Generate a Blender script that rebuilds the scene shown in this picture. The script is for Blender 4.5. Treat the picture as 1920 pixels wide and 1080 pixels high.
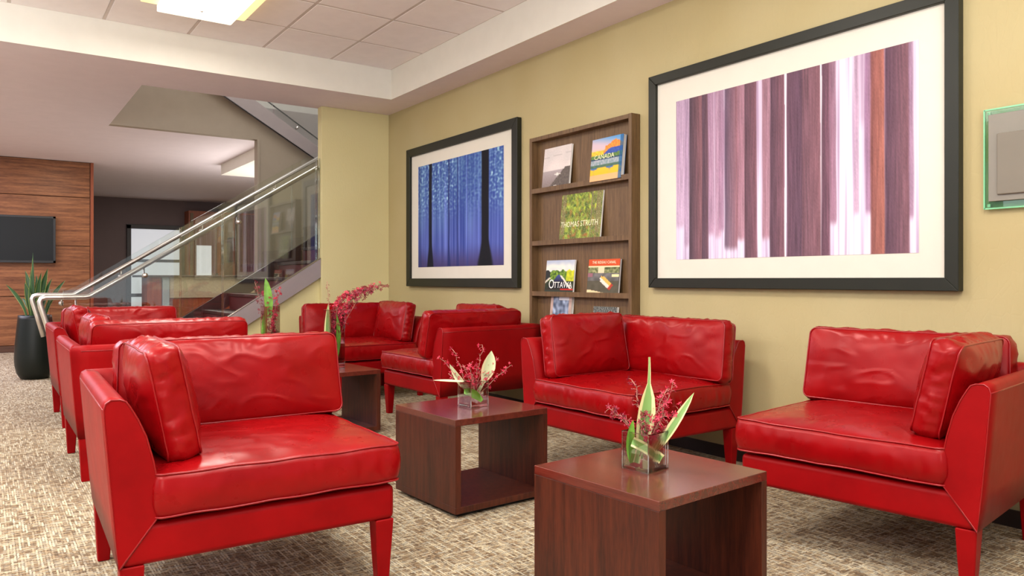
import bpy, bmesh, math, random
from mathutils import Vector, Matrix, noise
PI = math.pi
random.seed(7)
for o in list(bpy.data.objects):
    bpy.data.objects.remove(o)
S = bpy.context.scene
COL = S.collection

# ------------------------------------------------------------------ camera, world, light, exposure
cd = bpy.data.cameras.new('camera')
cam = bpy.data.objects.new('camera', cd)
COL.objects.link(cam)
cam.location = (0, 0, 1.0)
cam.rotation_euler = (PI / 2, 0, -math.radians(35.04))
cd.sensor_width = 36.0
cd.lens = 1416.0 / 1920.0 * 36.0
cd.shift_y = -16.0 / 1920.0
cd.clip_end = 100
S.camera = cam

w = bpy.data.worlds.new('world')
S.world = w
w.use_nodes = True
w.node_tree.nodes['Background'].inputs[0].default_value = (0.88, 0.92, 1.0, 1)
w.node_tree.nodes['Background'].inputs[1].default_value = 0.7

S.view_settings.view_transform = 'Standard'
S.view_settings.look = 'None'
S.view_settings.gamma = 1.0
S.view_settings.use_curve_mapping = False
S.view_settings.exposure = 0.0
S.cycles.sample_clamp_indirect = 3.0

def area(name, loc, rot, sx, sy, power, color):
    l = bpy.data.lights.new(name, 'AREA')
    l.shape = 'RECTANGLE'
    l.size = sx
    l.size_y = sy
    l.energy = power
    l.color = color
    o = bpy.data.objects.new(name, l)
    o.location = loc
    o.rotation_euler = rot
    COL.objects.link(o)
    return o

def spot(name, loc, target, power, color, ang=70, blend=0.7, r=0.06):
    l = bpy.data.lights.new(name, 'SPOT')
    l.energy = power
    l.color = color
    l.spot_size = math.radians(ang)
    l.spot_blend = blend
    l.shadow_soft_size = r
    o = bpy.data.objects.new(name, l)
    o.location = loc
    d = Vector(target) - Vector(loc)
    o.rotation_euler = d.to_track_quat('-Z', 'Y').to_euler()
    COL.objects.link(o)
    return o

WARM = (1.0, 0.86, 0.66)
NEUT = (1.0, 0.95, 0.88)
COOL = (0.80, 0.85, 1.0)
# daylight through the glazed front on the left of the lounge
area('daylight_left', (-4.4, 2.0, 1.9), (PI / 2, 0, -PI / 2), 5.0, 1.6, 45, (0.90, 0.92, 1.0))
area('daylight_behind', (-2.4, -2.9, 1.9), (PI / 2, 0, -0.5), 1.6, 1.5, 45, (1.0, 0.97, 0.93))
# added fill, not room lamps: unseen upward panels that brighten the tray ceiling
area('ceiling_fill', (-2.1, 3.0, 1.9), (PI, -0.15, 0), 2.2, 5.0, 290, (0.95, 0.97, 1.0))
area('ceiling_fill', (0.6, -0.7, 1.9), (PI - 0.35, 0, 0), 4.0, 1.6, 180, (0.95, 0.97, 1.0))
# the lounge's other square ceiling lights, in rows towards the camera
for k, (lx, ly) in enumerate(((1.25, 3.0), (1.25, 0.6), (-1.2, 5.39), (-1.2, 3.0), (-1.2, 0.6))):
    area('ceiling_light_lamp', (lx, ly, 2.93), (0, 0, 0), 0.5, 0.5, 40, NEUT)
area('ceiling_light_lamp', (1.25, 5.40, 2.86), (0, 0, 0), 0.5, 0.6, 26, NEUT)
# picture spots washing the right-hand wall
for ly in (5.7, 4.0, 2.4, 0.9):
    spot('wall_spot', (2.1, ly, 2.93), (3.41, ly, 1.45), 6, WARM, 82, 0.8)
# lobby and stairwell
area('lobby_light', (-1.6, 10.0, 2.66), (0, 0, 0), 3.0, 3.0, 200, (0.80, 0.80, 1.0))
area('lobby_ceiling_fill', (-3.4, 9.6, 1.6), (PI, -0.3, 0), 3.0, 4.0, 300, (0.92, 0.88, 1.0))  # unseen upward fill added to lift the lobby ceiling, no real fitting
area('lobby_light', (3.4, 14.0, 2.66), (0, 0, 0), 2.5, 2.0, 70, (1, 0.93, 0.85))
area('bulkhead_fill', (3.9, 10.6, 1.2), (PI, 0, 0), 1.8, 1.8, 60, (1, 0.97, 0.92))  # hidden panel added to make the bulkhead underside glow
area('stairwell_light', (3.0, 8.2, 5.2), (0, 0, 0), 2.2, 1.5, 75, (1, 0.97, 0.95))
spot('wood_wall_spot', (0.9, 10.9, 2.66), (0.9, 12.4, 1.2), 60, WARM, 95, 0.9)
spot('reception_spot', (3.2, 10.4, 2.5), (3.4, 12.5, 0.9), 60, WARM, 90, 0.9)

# ------------------------------------------------------------------ materials
MATS = {}
def lin(c):
    r = []
    for v in c:
        v = v / 255.0
        r.append(v / 12.92 if v <= 0.04045 else ((v + 0.055) / 1.055) ** 2.4)
    return tuple(r) + (1.0,)

class NT:
    def __init__(s, name):
        s.m = bpy.data.materials.new(name)
        s.m.use_nodes = True
        s.t = s.m.node_tree
        s.b = s.t.nodes['Principled BSDF']
        s.out = s.t.nodes['Material Output']
        MATS[name] = s.m
    def n(s, typ, **kw):
        nd = s.t.nodes.new(typ)
        for k, v in kw.items():
            if k in nd.inputs:
                nd.inputs[k].default_value = v
            else:
                setattr(nd, k, v)
        return nd
    def l(s, a, b):
        s.t.links.new(a, b)
    def coord(s, kind='Object', scale=(1, 1, 1), rot=(0, 0, 0)):
        tc = s.n('ShaderNodeTexCoord')
        mp = s.n('ShaderNodeMapping')
        mp.inputs['Scale'].default_value = scale
        mp.inputs['Rotation'].default_value = rot
        s.l(tc.outputs[kind], mp.inputs['Vector'])
        return mp.outputs['Vector']
    def noise(s, vec, scale, detail=3, rough=0.55):
        nd = s.n('ShaderNodeTexNoise')
        nd.inputs['Scale'].default_value = scale
        nd.inputs['Detail'].default_value = detail
        nd.inputs['Roughness'].default_value = rough
        if vec is not None:
            s.l(vec, nd.inputs['Vector'])
        return nd.outputs['Fac']
    def ramp(s, fac, stops):
        nd = s.n('ShaderNodeValToRGB')
        e = nd.color_ramp.elements
        while len(e) < len(stops):
            e.new(0.5)
        for i, (p, c) in enumerate(stops):
            e[i].position = p
            e[i].color = c
        s.l(fac, nd.inputs['Fac'])
        return nd.outputs['Color']
    def bump(s, h, strength, dist=0.002, normal=None):
        nd = s.n('ShaderNodeBump')
        nd.inputs['Strength'].default_value = strength
        nd.inputs['Distance'].default_value = dist
        s.l(h, nd.inputs['Height'])
        if normal is not None:
            s.l(normal, nd.inputs['Normal'])
        return nd.outputs['Normal']

def plain(name, rgb, rough=0.5, metal=0.0, spec=0.5, var=0.06, nscale=8, bump=0.0, bscale=200):
    k = NT(name)
    v = k.coord('Object')
    f = k.noise(v, nscale, 3)
    c = lin(rgb)
    lo = tuple(x * (1 - var) for x in c[:3]) + (1,)
    hi = tuple(min(1, x * (1 + var)) for x in c[:3]) + (1,)
    k.l(k.ramp(f, [(0.35, lo), (0.65, hi)]), k.b.inputs['Base Color'])
    k.b.inputs['Roughness'].default_value = rough
    k.b.inputs['Metallic'].default_value = metal
    k.b.inputs['Specular IOR Level'].default_value = spec
    if bump:
        k.l(k.bump(k.noise(v, bscale, 2), bump), k.b.inputs['Normal'])
    return k.m

def leather(name='red_leather', rlo=0.22, rhi=0.36, spec=0.4):
    k = NT(name)
    v = k.coord('Object')
    f = k.noise(v, 5, 4)
    k.l(k.ramp(f, [(0.3, lin((127, 3, 7))), (0.7, lin((146, 6, 11)))]), k.b.inputs['Base Color'])
    f2 = k.noise(v, 14, 3)
    r = k.n('ShaderNodeMapRange')
    r.inputs['To Min'].default_value = rlo
    r.inputs['To Max'].default_value = rhi
    k.l(f2, r.inputs['Value'])
    k.l(r.outputs[0], k.b.inputs['Roughness'])
    k.b.inputs['Specular IOR Level'].default_value = spec
    k.b.inputs['Specular Tint'].default_value = (1.0, 0.5, 0.48, 1)
    k.b.inputs['Coat Roughness'].default_value = 0.22
    n2 = k.bump(k.noise(v, 18, 1, 0.4), 0.22, 0.004)
    k.l(n2, k.b.inputs['Normal'])
    return k.m
LEATHER = leather()
LEATHERF = leather('taut_red_leather', 0.42, 0.52, 0.22)   # stretched over the frame, less glossy
PIPING = plain('red_leather_piping', (140, 6, 12), 0.28)
SEAM = plain('dark_seam', (110, 6, 10), 0.5)

def wood(name, a, b, rough, axis='z', scale=1.0, spec=0.5, coat=0.0):
    k = NT(name)
    sc = {'z': (14, 14, 0.9), 'x': (0.9, 14, 14), 'y': (14, 0.9, 14)}[axis]
    v = k.coord('Object', tuple(x * scale for x in sc))
    f = k.noise(v, 3.0, 5, 0.62)
    f2 = k.noise(k.coord('Object', tuple(x * scale * 4 for x in sc)), 6.0, 3)
    mx = k.n('ShaderNodeMath', operation='MULTIPLY_ADD')
    k.l(f2, mx.inputs[0])
    mx.inputs[1].default_value = 0.35
    k.l(f, mx.inputs[2])
    k.l(k.ramp(mx.outputs[0], [(0.45, lin(a)), (0.85, lin(b))]), k.b.inputs['Base Color'])
    k.b.inputs['Roughness'].default_value = rough
    k.b.inputs['Specular IOR Level'].default_value = spec
    k.b.inputs['Coat Weight'].default_value = coat
    k.b.inputs['Coat Roughness'].default_value = 0.12
    k.l(k.bump(f2, 0.08, 0.001), k.b.inputs['Normal'])
    return k.m
TABLEWOOD = wood('mahogany_veneer', (46, 17, 10), (84, 36, 20), 0.4, 'z', 1.0, 0.35, 0.0)
TABLETOP = wood('polished_mahogany_top', (74, 27, 19), (100, 40, 29), 0.2, 'y', 1.0, 0.6, 0.5)
RACKWOOD = wood('brown_rack_wood', (82, 58, 32), (114, 86, 54), 0.5, 'z', 1.4)
PANELWOOD = wood('walnut_panel', (88, 48, 26), (150, 98, 62), 0.45, 'x', 0.8, 0.3)
COUNTERWOOD = wood('orange_counter_wood', (120, 52, 22), (150, 74, 34), 0.45, 'z')

def wallpaper(name, base, dark):
    k = NT(name)
    v = k.coord('Object')
    f = k.noise(v, 1.2, 2)
    k.l(k.ramp(f, [(0.3, lin(dark)), (0.7, lin(base))]), k.b.inputs['Base Color'])
    k.b.inputs['Roughness'].default_value = 0.62
    k.b.inputs['Specular IOR Level'].default_value = 0.3
    v2 = k.coord('Object', (30, 30, 3))
    a = k.noise(v2, 4, 3, 0.6)
    vo = k.n('ShaderNodeTexVoronoi', feature='DISTANCE_TO_EDGE')
    vo.inputs['Scale'].default_value = 26
    k.l(k.coord('Object', (1, 1, 0.45)), vo.inputs['Vector'])
    n1 = k.bump(a, 0.25, 0.002)
    rr = k.ramp(vo.outputs['Distance'], [(0.0, (0, 0, 0, 1)), (0.08, (1, 1, 1, 1))])
    n2 = k.bump(rr, 0.16, 0.0015, n1)
    k.l(n2, k.b.inputs['Normal'])
    return k.m
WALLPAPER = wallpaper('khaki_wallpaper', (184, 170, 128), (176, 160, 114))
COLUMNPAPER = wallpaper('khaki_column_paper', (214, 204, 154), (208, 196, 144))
STAIRPAINT = plain('beige_stair_wall', (160, 146, 128), 0.7, var=0.02)
SOFFIT = plain('soffit_paint', (232, 228, 216), 0.75, var=0.015)
FARCEIL = plain('lobby_ceiling_paint', (232, 220, 224), 0.75, var=0.015)
TILE = plain('ceiling_tile_board', (246, 240, 238), 0.85, var=0.02, bump=0.15, bscale=300)
GRIDM = plain('ceiling_grid_metal', (206, 194, 186), 0.5)
WHITEWALL = plain('white_plaster', (225, 222, 215), 0.8, var=0.02)
FARWALL = plain('dark_taupe_wall', (104, 88, 88), 0.75, var=0.04, nscale=2)
MAROON = plain('maroon_wall', (84, 30, 30), 0.7, var=0.1, nscale=2)
BASEB = plain('dark_baseboard', (40, 24, 18), 0.45)
FRAMEM = plain('dark_olive_frame', (32, 33, 24), 0.42, spec=0.3, var=0.05)
MATB = plain('ivory_mat_board', (220, 214, 200), 0.85, spec=0.1, var=0.01)
STEEL = plain('brushed_steel', (226, 222, 214), 0.36, 1.0, var=0.03)
STRINGER = plain('satin_steel_stringer', (168, 158, 158), 0.42, 0.55, var=0.02)
TREADM = plain('dark_tread', (46, 30, 30), 0.35)
BLACK = plain('black_plastic', (22, 22, 24), 0.35)
SCREEN = plain('tv_screen_glass', (8, 10, 12), 0.3, spec=0.25, var=0.02)
POTM = plain('black_glazed_planter', (20, 25, 20), 0.38, spec=0.3, var=0.1)
SOIL = plain('potting_soil', (50, 36, 26), 0.9, var=0.3, nscale=60)
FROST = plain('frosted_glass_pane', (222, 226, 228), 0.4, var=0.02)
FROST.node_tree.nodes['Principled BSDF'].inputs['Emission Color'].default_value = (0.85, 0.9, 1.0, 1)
FROST.node_tree.nodes['Principled BSDF'].inputs['Emission Strength'].default_value = 0.42   # added glow stands in for light behind the panes
DARKFR = plain('charcoal_door_frame', (44, 40, 42), 0.5)
STONE = plain('beige_stone_panel', (176, 160, 134), 0.5, var=0.1, nscale=30)
GREYPOST = plain('pale_grey_post', (150, 160, 160), 0.4)
GRANITE = plain('dark_granite_top', (56, 38, 36), 0.2, var=0.3, nscale=80)
SIGNG = plain('grey_sign_plate', (128, 122, 110), 0.45, var=0.03)
SIGNG2 = plain('grey_sign_inner_plate', (118, 110, 96), 0.5, var=0.03)
PAGES = plain('white_book_pages', (226, 222, 214), 0.8)
FLOWER = plain('crimson_orchid', (196, 34, 66), 0.5, var=0.5, nscale=90)
FLOWER2 = plain('dark_burgundy_orchid', (136, 18, 44), 0.5, var=0.4, nscale=90)
STEMM = plain('brown_green_stem', (176, 120, 104), 0.6, var=0.3, nscale=60)
LEAFG = plain('fresh_green_leaf', (108, 158, 52), 0.4, var=0.2, nscale=30)

def leafvar(name, a, edge, w):
    k = NT(name)
    uv = k.n('ShaderNodeUVMap')
    sp = k.n('ShaderNodeSeparateXYZ')
    k.l(uv.outputs[0], sp.inputs[0])
    m1 = k.n('ShaderNodeMath', operation='SUBTRACT')
    k.l(sp.outputs[0], m1.inputs[0]); m1.inputs[1].default_value = 0.5
    m2 = k.n('ShaderNodeMath', operation='ABSOLUTE')
    k.l(m1.outputs[0], m2.inputs[0])
    k.l(k.ramp(m2.outputs[0], [(w, lin(a)), (w + 0.06, lin(edge))]), k.b.inputs['Base Color'])
    k.b.inputs['Roughness'].default_value = 0.4
    return k.m
LEAFV = leafvar('variegated_leaf', (122, 160, 84), (214, 206, 150), 0.26)
LEAFP = leafvar('pale_variegated_leaf', (196, 206, 160), (228, 214, 170), 0.3)
SNAKE = leafvar('snake_plant_leaf', (44, 82, 40), (150, 160, 84), 0.4)

def thin_glass(name, tint, refl=1.0, base=0.04):
    k = NT(name)
    tr = k.n('ShaderNodeBsdfTransparent')
    tr.inputs[0].default_value = tint
    gl = k.n('ShaderNodeBsdfGlossy')
    gl.inputs['Roughness'].default_value = 0.01
    gl.inputs['Color'].default_value = (1, 1, 1, 1)
    fr = k.n('ShaderNodeFresnel')
    fr.inputs['IOR'].default_value = 1.5
    mu = k.n('ShaderNodeMath', operation='MULTIPLY_ADD')
    k.l(fr.outputs[0], mu.inputs[0])
    mu.inputs[1].default_value = refl
    mu.inputs[2].default_value = base
    mu.use_clamp = True
    mx = k.n('ShaderNodeMixShader')
    k.l(mu.outputs[0], mx.inputs[0])
    k.l(tr.outputs[0], mx.inputs[1])
    k.l(gl.outputs[0], mx.inputs[2])
    k.l(mx.outputs[0], k.out.inputs['Surface'])
    return k.m
PANEGLASS = thin_glass('balustrade_glass', (0.95, 0.97, 0.955, 1), 1.0, 0.02)
VASEGLASS = thin_glass('vase_glass', (0.975, 0.985, 0.98, 1), 0.8, 0.0)
SIGNGLASS = thin_glass('green_sign_glass', (0.62, 0.88, 0.70, 1), 1.0, 0.02)
EDGEGLASS = thin_glass('polished_glass_edge', (0.86, 0.93, 0.88, 1), 1.0, 0.22)
def clear(name, tint, ior=1.33):
    k = NT(name)
    k.b.inputs['Base Color'].default_value = tint
    k.b.inputs['Transmission Weight'].default_value = 1.0
    k.b.inputs['Roughness'].default_value = 0.0
    k.b.inputs['IOR'].default_value = ior
    return k.m
WATER = thin_glass('vase_water', (0.95, 0.98, 0.95, 1), 0.6, 0.0)
THICKGLASS = clear('thick_glass_base', (0.95, 1.0, 0.97, 1), 1.45)

def emis(name, rgb, st):
    k = NT(name)
    k.b.inputs['Base Color'].default_value = lin(rgb)
    k.b.inputs['Emission Color'].default_value = lin(rgb)
    k.b.inputs['Emission Strength'].default_value = st
    return k.m
LAMPW = emis('lamp_glass_white', (255, 246, 214), 2.2)
LAMPY = emis('lamp_glass_amber', (250, 226, 160), 1.0)

def carpet():
    k = NT('basket_weave_carpet')
    v = k.coord('Object')
    # slightly wavering yarns: distort the lookup a little
    nd = k.n('ShaderNodeTexNoise')
    nd.inputs['Scale'].default_value = 60
    k.l(v, nd.inputs['Vector'])
    sub = k.n('ShaderNodeVectorMath', operation='MULTIPLY_ADD')
    k.l(nd.outputs['Color'], sub.inputs[0])
    sub.inputs[1].default_value = (0.006, 0.006, 0)
    k.l(v, sub.inputs[2])
    rt = k.n('ShaderNodeMapping')
    rt.inputs['Rotation'].default_value = (0, 0, PI / 2)
    k.l(sub.outputs[0], rt.inputs['Vector'])
    outs = []
    for src, bw, rh in ((sub.outputs[0], 0.042, 0.0088), (rt.outputs[0], 0.060, 0.0095)):
        b_ = k.n('ShaderNodeTexBrick')
        k.l(src, b_.inputs['Vector'])
        b_.inputs['Scale'].default_value = 1.0
        b_.inputs['Brick Width'].default_value = bw
        b_.inputs['Row Height'].default_value = rh
        b_.inputs['Mortar Size'].default_value = 0.0018
        b_.inputs['Mortar Smooth'].default_value = 0.6
        b_.inputs['Color1'].default_value = (0.0, 0.0, 0.0, 1)
        b_.inputs['Color2'].default_value = (1, 1, 1, 1)
        b_.inputs['Mortar'].default_value = (0.0, 0.0, 0.0, 1)
        outs.append(b_.outputs['Color'])
    av = k.n('ShaderNodeMix', data_type='RGBA', blend_type='LIGHTEN')
    av.inputs['Factor'].default_value = 1.0
    k.l(outs[0], av.inputs['A']); k.l(outs[1], av.inputs['B'])
    fine = k.noise(v, 260, 2)
    sm0 = k.n('ShaderNodeMath', operation='MULTIPLY_ADD')
    k.l(fine, sm0.inputs[0]); sm0.inputs[1].default_value = 0.3
    k.l(av.outputs['Result'], sm0.inputs[2])
    sm = k.n('ShaderNodeMath', operation='MULTIPLY')
    k.l(sm0.outputs[0], sm.inputs[0]); sm.inputs[1].default_value = 0.8
    c1 = k.ramp(sm.outputs[0], [(0.10, lin((98, 82, 66))), (0.34, lin((138, 118, 94))), (0.56, lin((166, 152, 128))), (0.74, lin((186, 177, 153))), (0.95, lin((212, 206, 184)))])
    tint = k.ramp(k.noise(v, 55, 2), [(0.4, lin((176, 180, 190))), (0.6, lin((255, 240, 214)))])
    mt = k.n('ShaderNodeMix', data_type='RGBA', blend_type='MULTIPLY')
    mt.inputs['Factor'].default_value = 0.55
    k.l(c1, mt.inputs['A'])
    k.l(tint, mt.inputs['B'])
    k.l(mt.outputs['Result'], k.b.inputs['Base Color'])
    k.b.inputs['Roughness'].default_value = 0.95
    k.b.inputs['Specular IOR Level'].default_value = 0.1
    k.l(k.bump(sm.outputs[0], 0.5, 0.004), k.b.inputs['Normal'])
    return k.m
CARPET = carpet()

def vcol_mat(name, rough=0.35):
    k = NT(name)
    a = k.n('ShaderNodeVertexColor', layer_name='Col')
    k.l(a.outputs['Color'], k.b.inputs['Base Color'])
    k.b.inputs['Roughness'].default_value = rough
    k.b.inputs['Specular IOR Level'].default_value = 0.2
    return k.m
PRINT = vcol_mat('printed_paper', 0.7)
COVER = vcol_mat('glossy_book_cover', 0.45)

# ------------------------------------------------------------------ helpers
def link(name, me, mat, parent=None, smooth=False, loc=None, rot=None):
    if mat is not None:
        me.materials.append(mat)
    if smooth:
        for p in me.polygons:
            p.use_smooth = True
    o = bpy.data.objects.new(name, me)
    COL.objects.link(o)
    if parent is not None:
        o.parent = parent
    if loc is not None:
        o.location = loc
    if rot is not None:
        o.rotation_euler = rot
    return o

def from_bm(name, bm, mat, parent=None, smooth=False, loc=None, rot=None):
    bmesh.ops.recalc_face_normals(bm, faces=bm.faces)
    me = bpy.data.meshes.new(name)
    bm.to_mesh(me)
    bm.free()
    return link(name, me, mat, parent, smooth, loc, rot)

def bm_box(bm, a, b, bev=0.0, seg=2):
    vs = [bm.verts.new((x, y, z)) for x in (a[0], b[0]) for y in (a[1], b[1]) for z in (a[2], b[2])]
    fs = [(0, 1, 3, 2), (4, 6, 7, 5), (0, 4, 5, 1), (2, 3, 7, 6), (0, 2, 6, 4), (1, 5, 7, 3)]
    faces = [bm.faces.new([vs[i] for i in f]) for f in fs]
    if bev > 0:
        es = list({e for f in faces for e in f.edges})
        bmesh.ops.bevel(bm, geom=es, offset=bev, segments=seg, affect='EDGES', profile=0.5)

def box(name, a, b, mat, parent=None, bev=0.0, seg=2, smooth=False, loc=None, rot=None):
    bm = bmesh.new()
    bm_box(bm, a, b, bev, seg)
    return from_bm(name, bm, mat, parent, smooth, loc, rot)

def prism(name, pts, axis, lo, hi, mat, parent=None, bev=0.0):
    # pts: polygon in the two other axes; extruded along axis
    bm = bmesh.new()
    def mk(p, t):
        if axis == 'y': return (p[0], t, p[1])
        if axis == 'x': return (t, p[0], p[1])
        return (p[0], p[1], t)
    A = [bm.verts.new(mk(p, lo)) for p in pts]
    B = [bm.verts.new(mk(p, hi)) for p in pts]
    bm.faces.new(A)
    bm.faces.new(list(reversed(B)))
    n = len(pts)
    for i in range(n):
        bm.faces.new((A[i], B[i], B[(i + 1) % n], A[(i + 1) % n]))
    if bev:
        bmesh.ops.bevel(bm, geom=list(bm.edges), offset=bev, segments=2, affect='EDGES')
    return from_bm(name, bm, mat, parent)

def bm_tube(bm, pts, rad, seg=8, closed=False):
    pts = [Vector(p) for p in pts]
    n = len(pts)
    rr = rad if isinstance(rad, (list, tuple)) else [rad] * n
    rings = []
    up = Vector((0, 0, 1))
    prev = None
    for i in range(n):
        if closed:
            t = pts[(i + 1) % n] - pts[i - 1]
        else:
            t = pts[min(i + 1, n - 1)] - pts[max(i - 1, 0)]
        if t.length < 1e-9: t = Vector((0, 0, 1))
        t.normalize()
        if prev is None:
            a = up if abs(t.dot(up)) < 0.95 else Vector((1, 0, 0))
            u = t.cross(a).normalized()
        else:
            u = prev - t * prev.dot(t)
            if u.length < 1e-6:
                u = t.cross(up)
            u.normalize()
        prev = u
        v = t.cross(u)
        rings.append([bm.verts.new(pts[i] + (u * math.cos(2 * PI * k / seg) + v * math.sin(2 * PI * k / seg)) * rr[i]) for k in range(seg)])
    m = n if closed else n - 1
    for i in range(m):
        A, B = rings[i], rings[(i + 1) % n]
        for k in range(seg):
            bm.faces.new((A[k], A[(k + 1) % seg], B[(k + 1) % seg], B[k]))
    if not closed:
        bm.faces.new(list(reversed(rings[0])))
        bm.faces.new(rings[-1])

def tube(name, pts, rad, mat, parent=None, seg=8, closed=False, loc=None):
    bm = bmesh.new()
    bm_tube(bm, pts, rad, seg, closed)
    return from_bm(name, bm, mat, parent, True, loc)

def lathe(name, prof, mat, parent=None, seg=32, loc=None):
    bm = bmesh.new()
    rings = [[bm.verts.new((r * math.cos(2 * PI * k / seg), r * math.sin(2 * PI * k / seg), z)) for k in range(seg)] for r, z in prof]
    for a, b in zip(rings, rings[1:]):
        for k in range(seg):
            bm.faces.new((a[k], a[(k + 1) % seg], b[(k + 1) % seg], b[k]))
    bm.faces.new(list(reversed(rings[0])))
    bm.faces.new(rings[-1])
    return from_bm(name, bm, mat, parent, True, loc)

def thing(name, label, cat, loc=(0, 0, 0), rotz=0.0, group=None):
    o = bpy.data.objects.new(name, None)
    o.empty_display_size = 0.1
    COL.objects.link(o)
    o.location = loc
    o.rotation_euler = (0, 0, rotz)
    o['label'] = label
    o['category'] = cat
    if group: o['group'] = group
    return o

def tag(o, label, cat, group=None):
    o['label'] = label
    o['category'] = cat
    if group: o['group'] = group
    return o

def st(o):
    o['kind'] = 'structure'
    return o

def clamp(x, a=0.0, b=1.0):
    return max(a, min(b, x))
def mix(a, b, t):
    t = clamp(t)
    return tuple(a[i] + (b[i] - a[i]) * t for i in range(3))
def sstep(a, b, x):
    t = clamp((x - a) / (b - a))
    return t * t * (3 - 2 * t)

def picture_mesh(name, w_, h_, nu, nv, fn, mat, parent, loc, rot, thick=0.0):
    """flat printed sheet in local XZ plane facing -Y; fn(u,v)->sRGB 0-255, v=0 at the top"""
    verts, cols, faces = [], [], []
    for j in range(nv + 1):
        for i in range(nu + 1):
            u, v = i / nu, j / nv
            verts.append(((u - 0.5) * w_, 0, (0.5 - v) * h_))
            cols.append(lin(tuple(clamp(c, 0, 255) for c in fn(u, v))))
    for j in range(nv):
        for i in range(nu):
            a = j * (nu + 1) + i
            faces.append((a, a + nu + 1, a + nu + 2, a + 1))
    me = bpy.data.meshes.new(name)
    me.from_pydata(verts, [], faces)
    ca = me.color_attributes.new('Col', 'FLOAT_COLOR', 'POINT')
    flat = [x for c in cols for x in c]
    ca.data.foreach_set('color', flat)
    return link(name, me, mat, parent, False, loc, rot)

def text(name, body, size, mat, parent, loc, rot, align='LEFT', ext=0.0003, sx=1.0):
    cu = bpy.data.curves.new(name, 'FONT')
    cu.body = body
    cu.size = size
    cu.extrude = ext
    cu.align_x = align
    cu.resolution_u = 2
    tmp = bpy.data.objects.new('tmp_text', cu)
    COL.objects.link(tmp)
    dg = bpy.context.evaluated_depsgraph_get()
    me = bpy.data.meshes.new_from_object(tmp.evaluated_get(dg))
    bpy.data.objects.remove(tmp)
    for v in me.vertices:
        v.co = Vector((v.co.x * sx, -v.co.z, v.co.y))
    me.materials.clear()
    return link(name, me, mat, parent, False, loc, rot)

# ------------------------------------------------------------------ setting
WX = 3.412          # right wall
SZ = 2.683          # soffit and lobby ceiling
CZ = 2.962          # tray ceiling
YB = 7.06           # back column face
floor = st(box('floor', (-7, -3.5, -0.1), (8, 18, 0.0), CARPET))
wr = st(box('wall_right', (WX, -3.5, 0), (WX + 0.12, YB + 0.1, 3.3), WALLPAPER))
st(box('baseboard_right', (WX - 0.012, -3.5, 0), (WX, YB, 0.07), BASEB, bev=0.002))
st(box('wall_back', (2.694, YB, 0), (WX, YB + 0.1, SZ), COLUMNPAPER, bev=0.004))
st(box('baseboard_back', (2.694, YB - 0.012, 0), (WX - 0.012, YB, 0.07), BASEB, bev=0.002))
# ceiling: tray with tiles, soffit on the right and the lobby ceiling behind
st(box('trim_1', (3.136, -3.5, SZ), (WX, 6.437, 3.1), FARCEIL))
st(box('trim_7', (3.130, -3.5, SZ - 0.001), (3.1362, 6.4305, CZ + 0.02), SOFFIT))
st(box('trim_8', (-7, 6.4305, SZ - 0.001), (3.136, 6.4372, CZ + 0.02), SOFFIT))
st(box('trim_2', (-7, 6.437, SZ), (1.13, 18, 3.1), FARCEIL))
st(box('trim_3', (1.13, 6.437, SZ), (6.5, 7.19, 3.1), FARCEIL))
st(box('trim_4', (1.13, 9.3, SZ), (8, 18, 3.1), FARCEIL))
ceil = st(box('ceiling', (-7, -3.5, CZ + 0.012), (3.136, 6.437, 3.1), GRIDM))
TXP, TYP = 0.5965, 0.6245
tile_me = None
for i in range(11):
    for j in range(15):
        x1 = 3.136 - TXP * i
        y1 = 6.437 - TYP * j
        if tile_me is None:
            bm = bmesh.new()
            bm_box(bm, (-TXP + 0.012, -TYP + 0.012, -0.003), (-0.012, -0.012, 0.011), 0.002, 1)
            bmesh.ops.recalc_face_normals(bm, faces=bm.faces)
            tile_me = bpy.data.meshes.new('ceiling_tile')
            bm.to_mesh(tile_me); bm.free()
            tile_me.materials.append(TILE)
        o = bpy.data.objects.new('ceiling_tile', tile_me)
        COL.objects.link(o)
        o.parent = ceil
        o.location = (x1, y1, CZ)
bm = bmesh.new()
for i in range(12):
    x = 3.136 - TXP * i
    bm_box(bm, (x - 0.011, -2.8, CZ - 0.001), (x + 0.011 if i else x, 6.437, CZ + 0.004))
for j in range(15):
    y = 6.437 - TYP * j
    bm_box(bm, (-3.4, y - 0.011, CZ - 0.0015), (3.136, y + 0.011 if j else y, CZ + 0.003))
from_bm('grid_bar', bm, GRIDM, ceil)

# stairwell walls
SL = 0.63
def ztop(x): return 1.214 + SL * (x - 2.70)
def zbot(x): return 1.026 + SL * (x - 2.70)
xb0 = 2.70 - 1.026 / SL
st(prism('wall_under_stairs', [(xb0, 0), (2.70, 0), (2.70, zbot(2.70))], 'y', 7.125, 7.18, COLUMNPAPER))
def ulow(x): return 2.83 - 0.58 * (x - 2.85)
def uhigh(x): return 3.03 - 0.62 * (x - 2.85)
st(prism('wall_stairs', [(2.714, 0), (6.4, 0), (6.4, ulow(4.6)), (4.6, ulow(4.6)), (1.13, ulow(1.13)), (1.13, SZ), (2.714, SZ)], 'y', 9.2, 9.3, STAIRPAINT))
st(box('trim_5', (2.705, 9.185, 0), (2.735, 9.31, SZ - 0.001), STAIRPAINT, bev=0.003))
st(box('wall_stairwell_right', (6.4, 7.19, 0), (6.5, 12.0, 5.6), WHITEWALL))
st(box('wall_upper_back', (0.0, 11.6, 3.1), (6.4, 11.7, 5.6), WHITEWALL))
st(box('ceiling_upper', (0.0, 7.0, 5.6), (6.5, 11.7, 5.7), WHITEWALL))
st(box('wall_upper_left', (0.0, 7.0, 3.1), (0.1, 11.6, 5.6), WHITEWALL))
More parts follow.
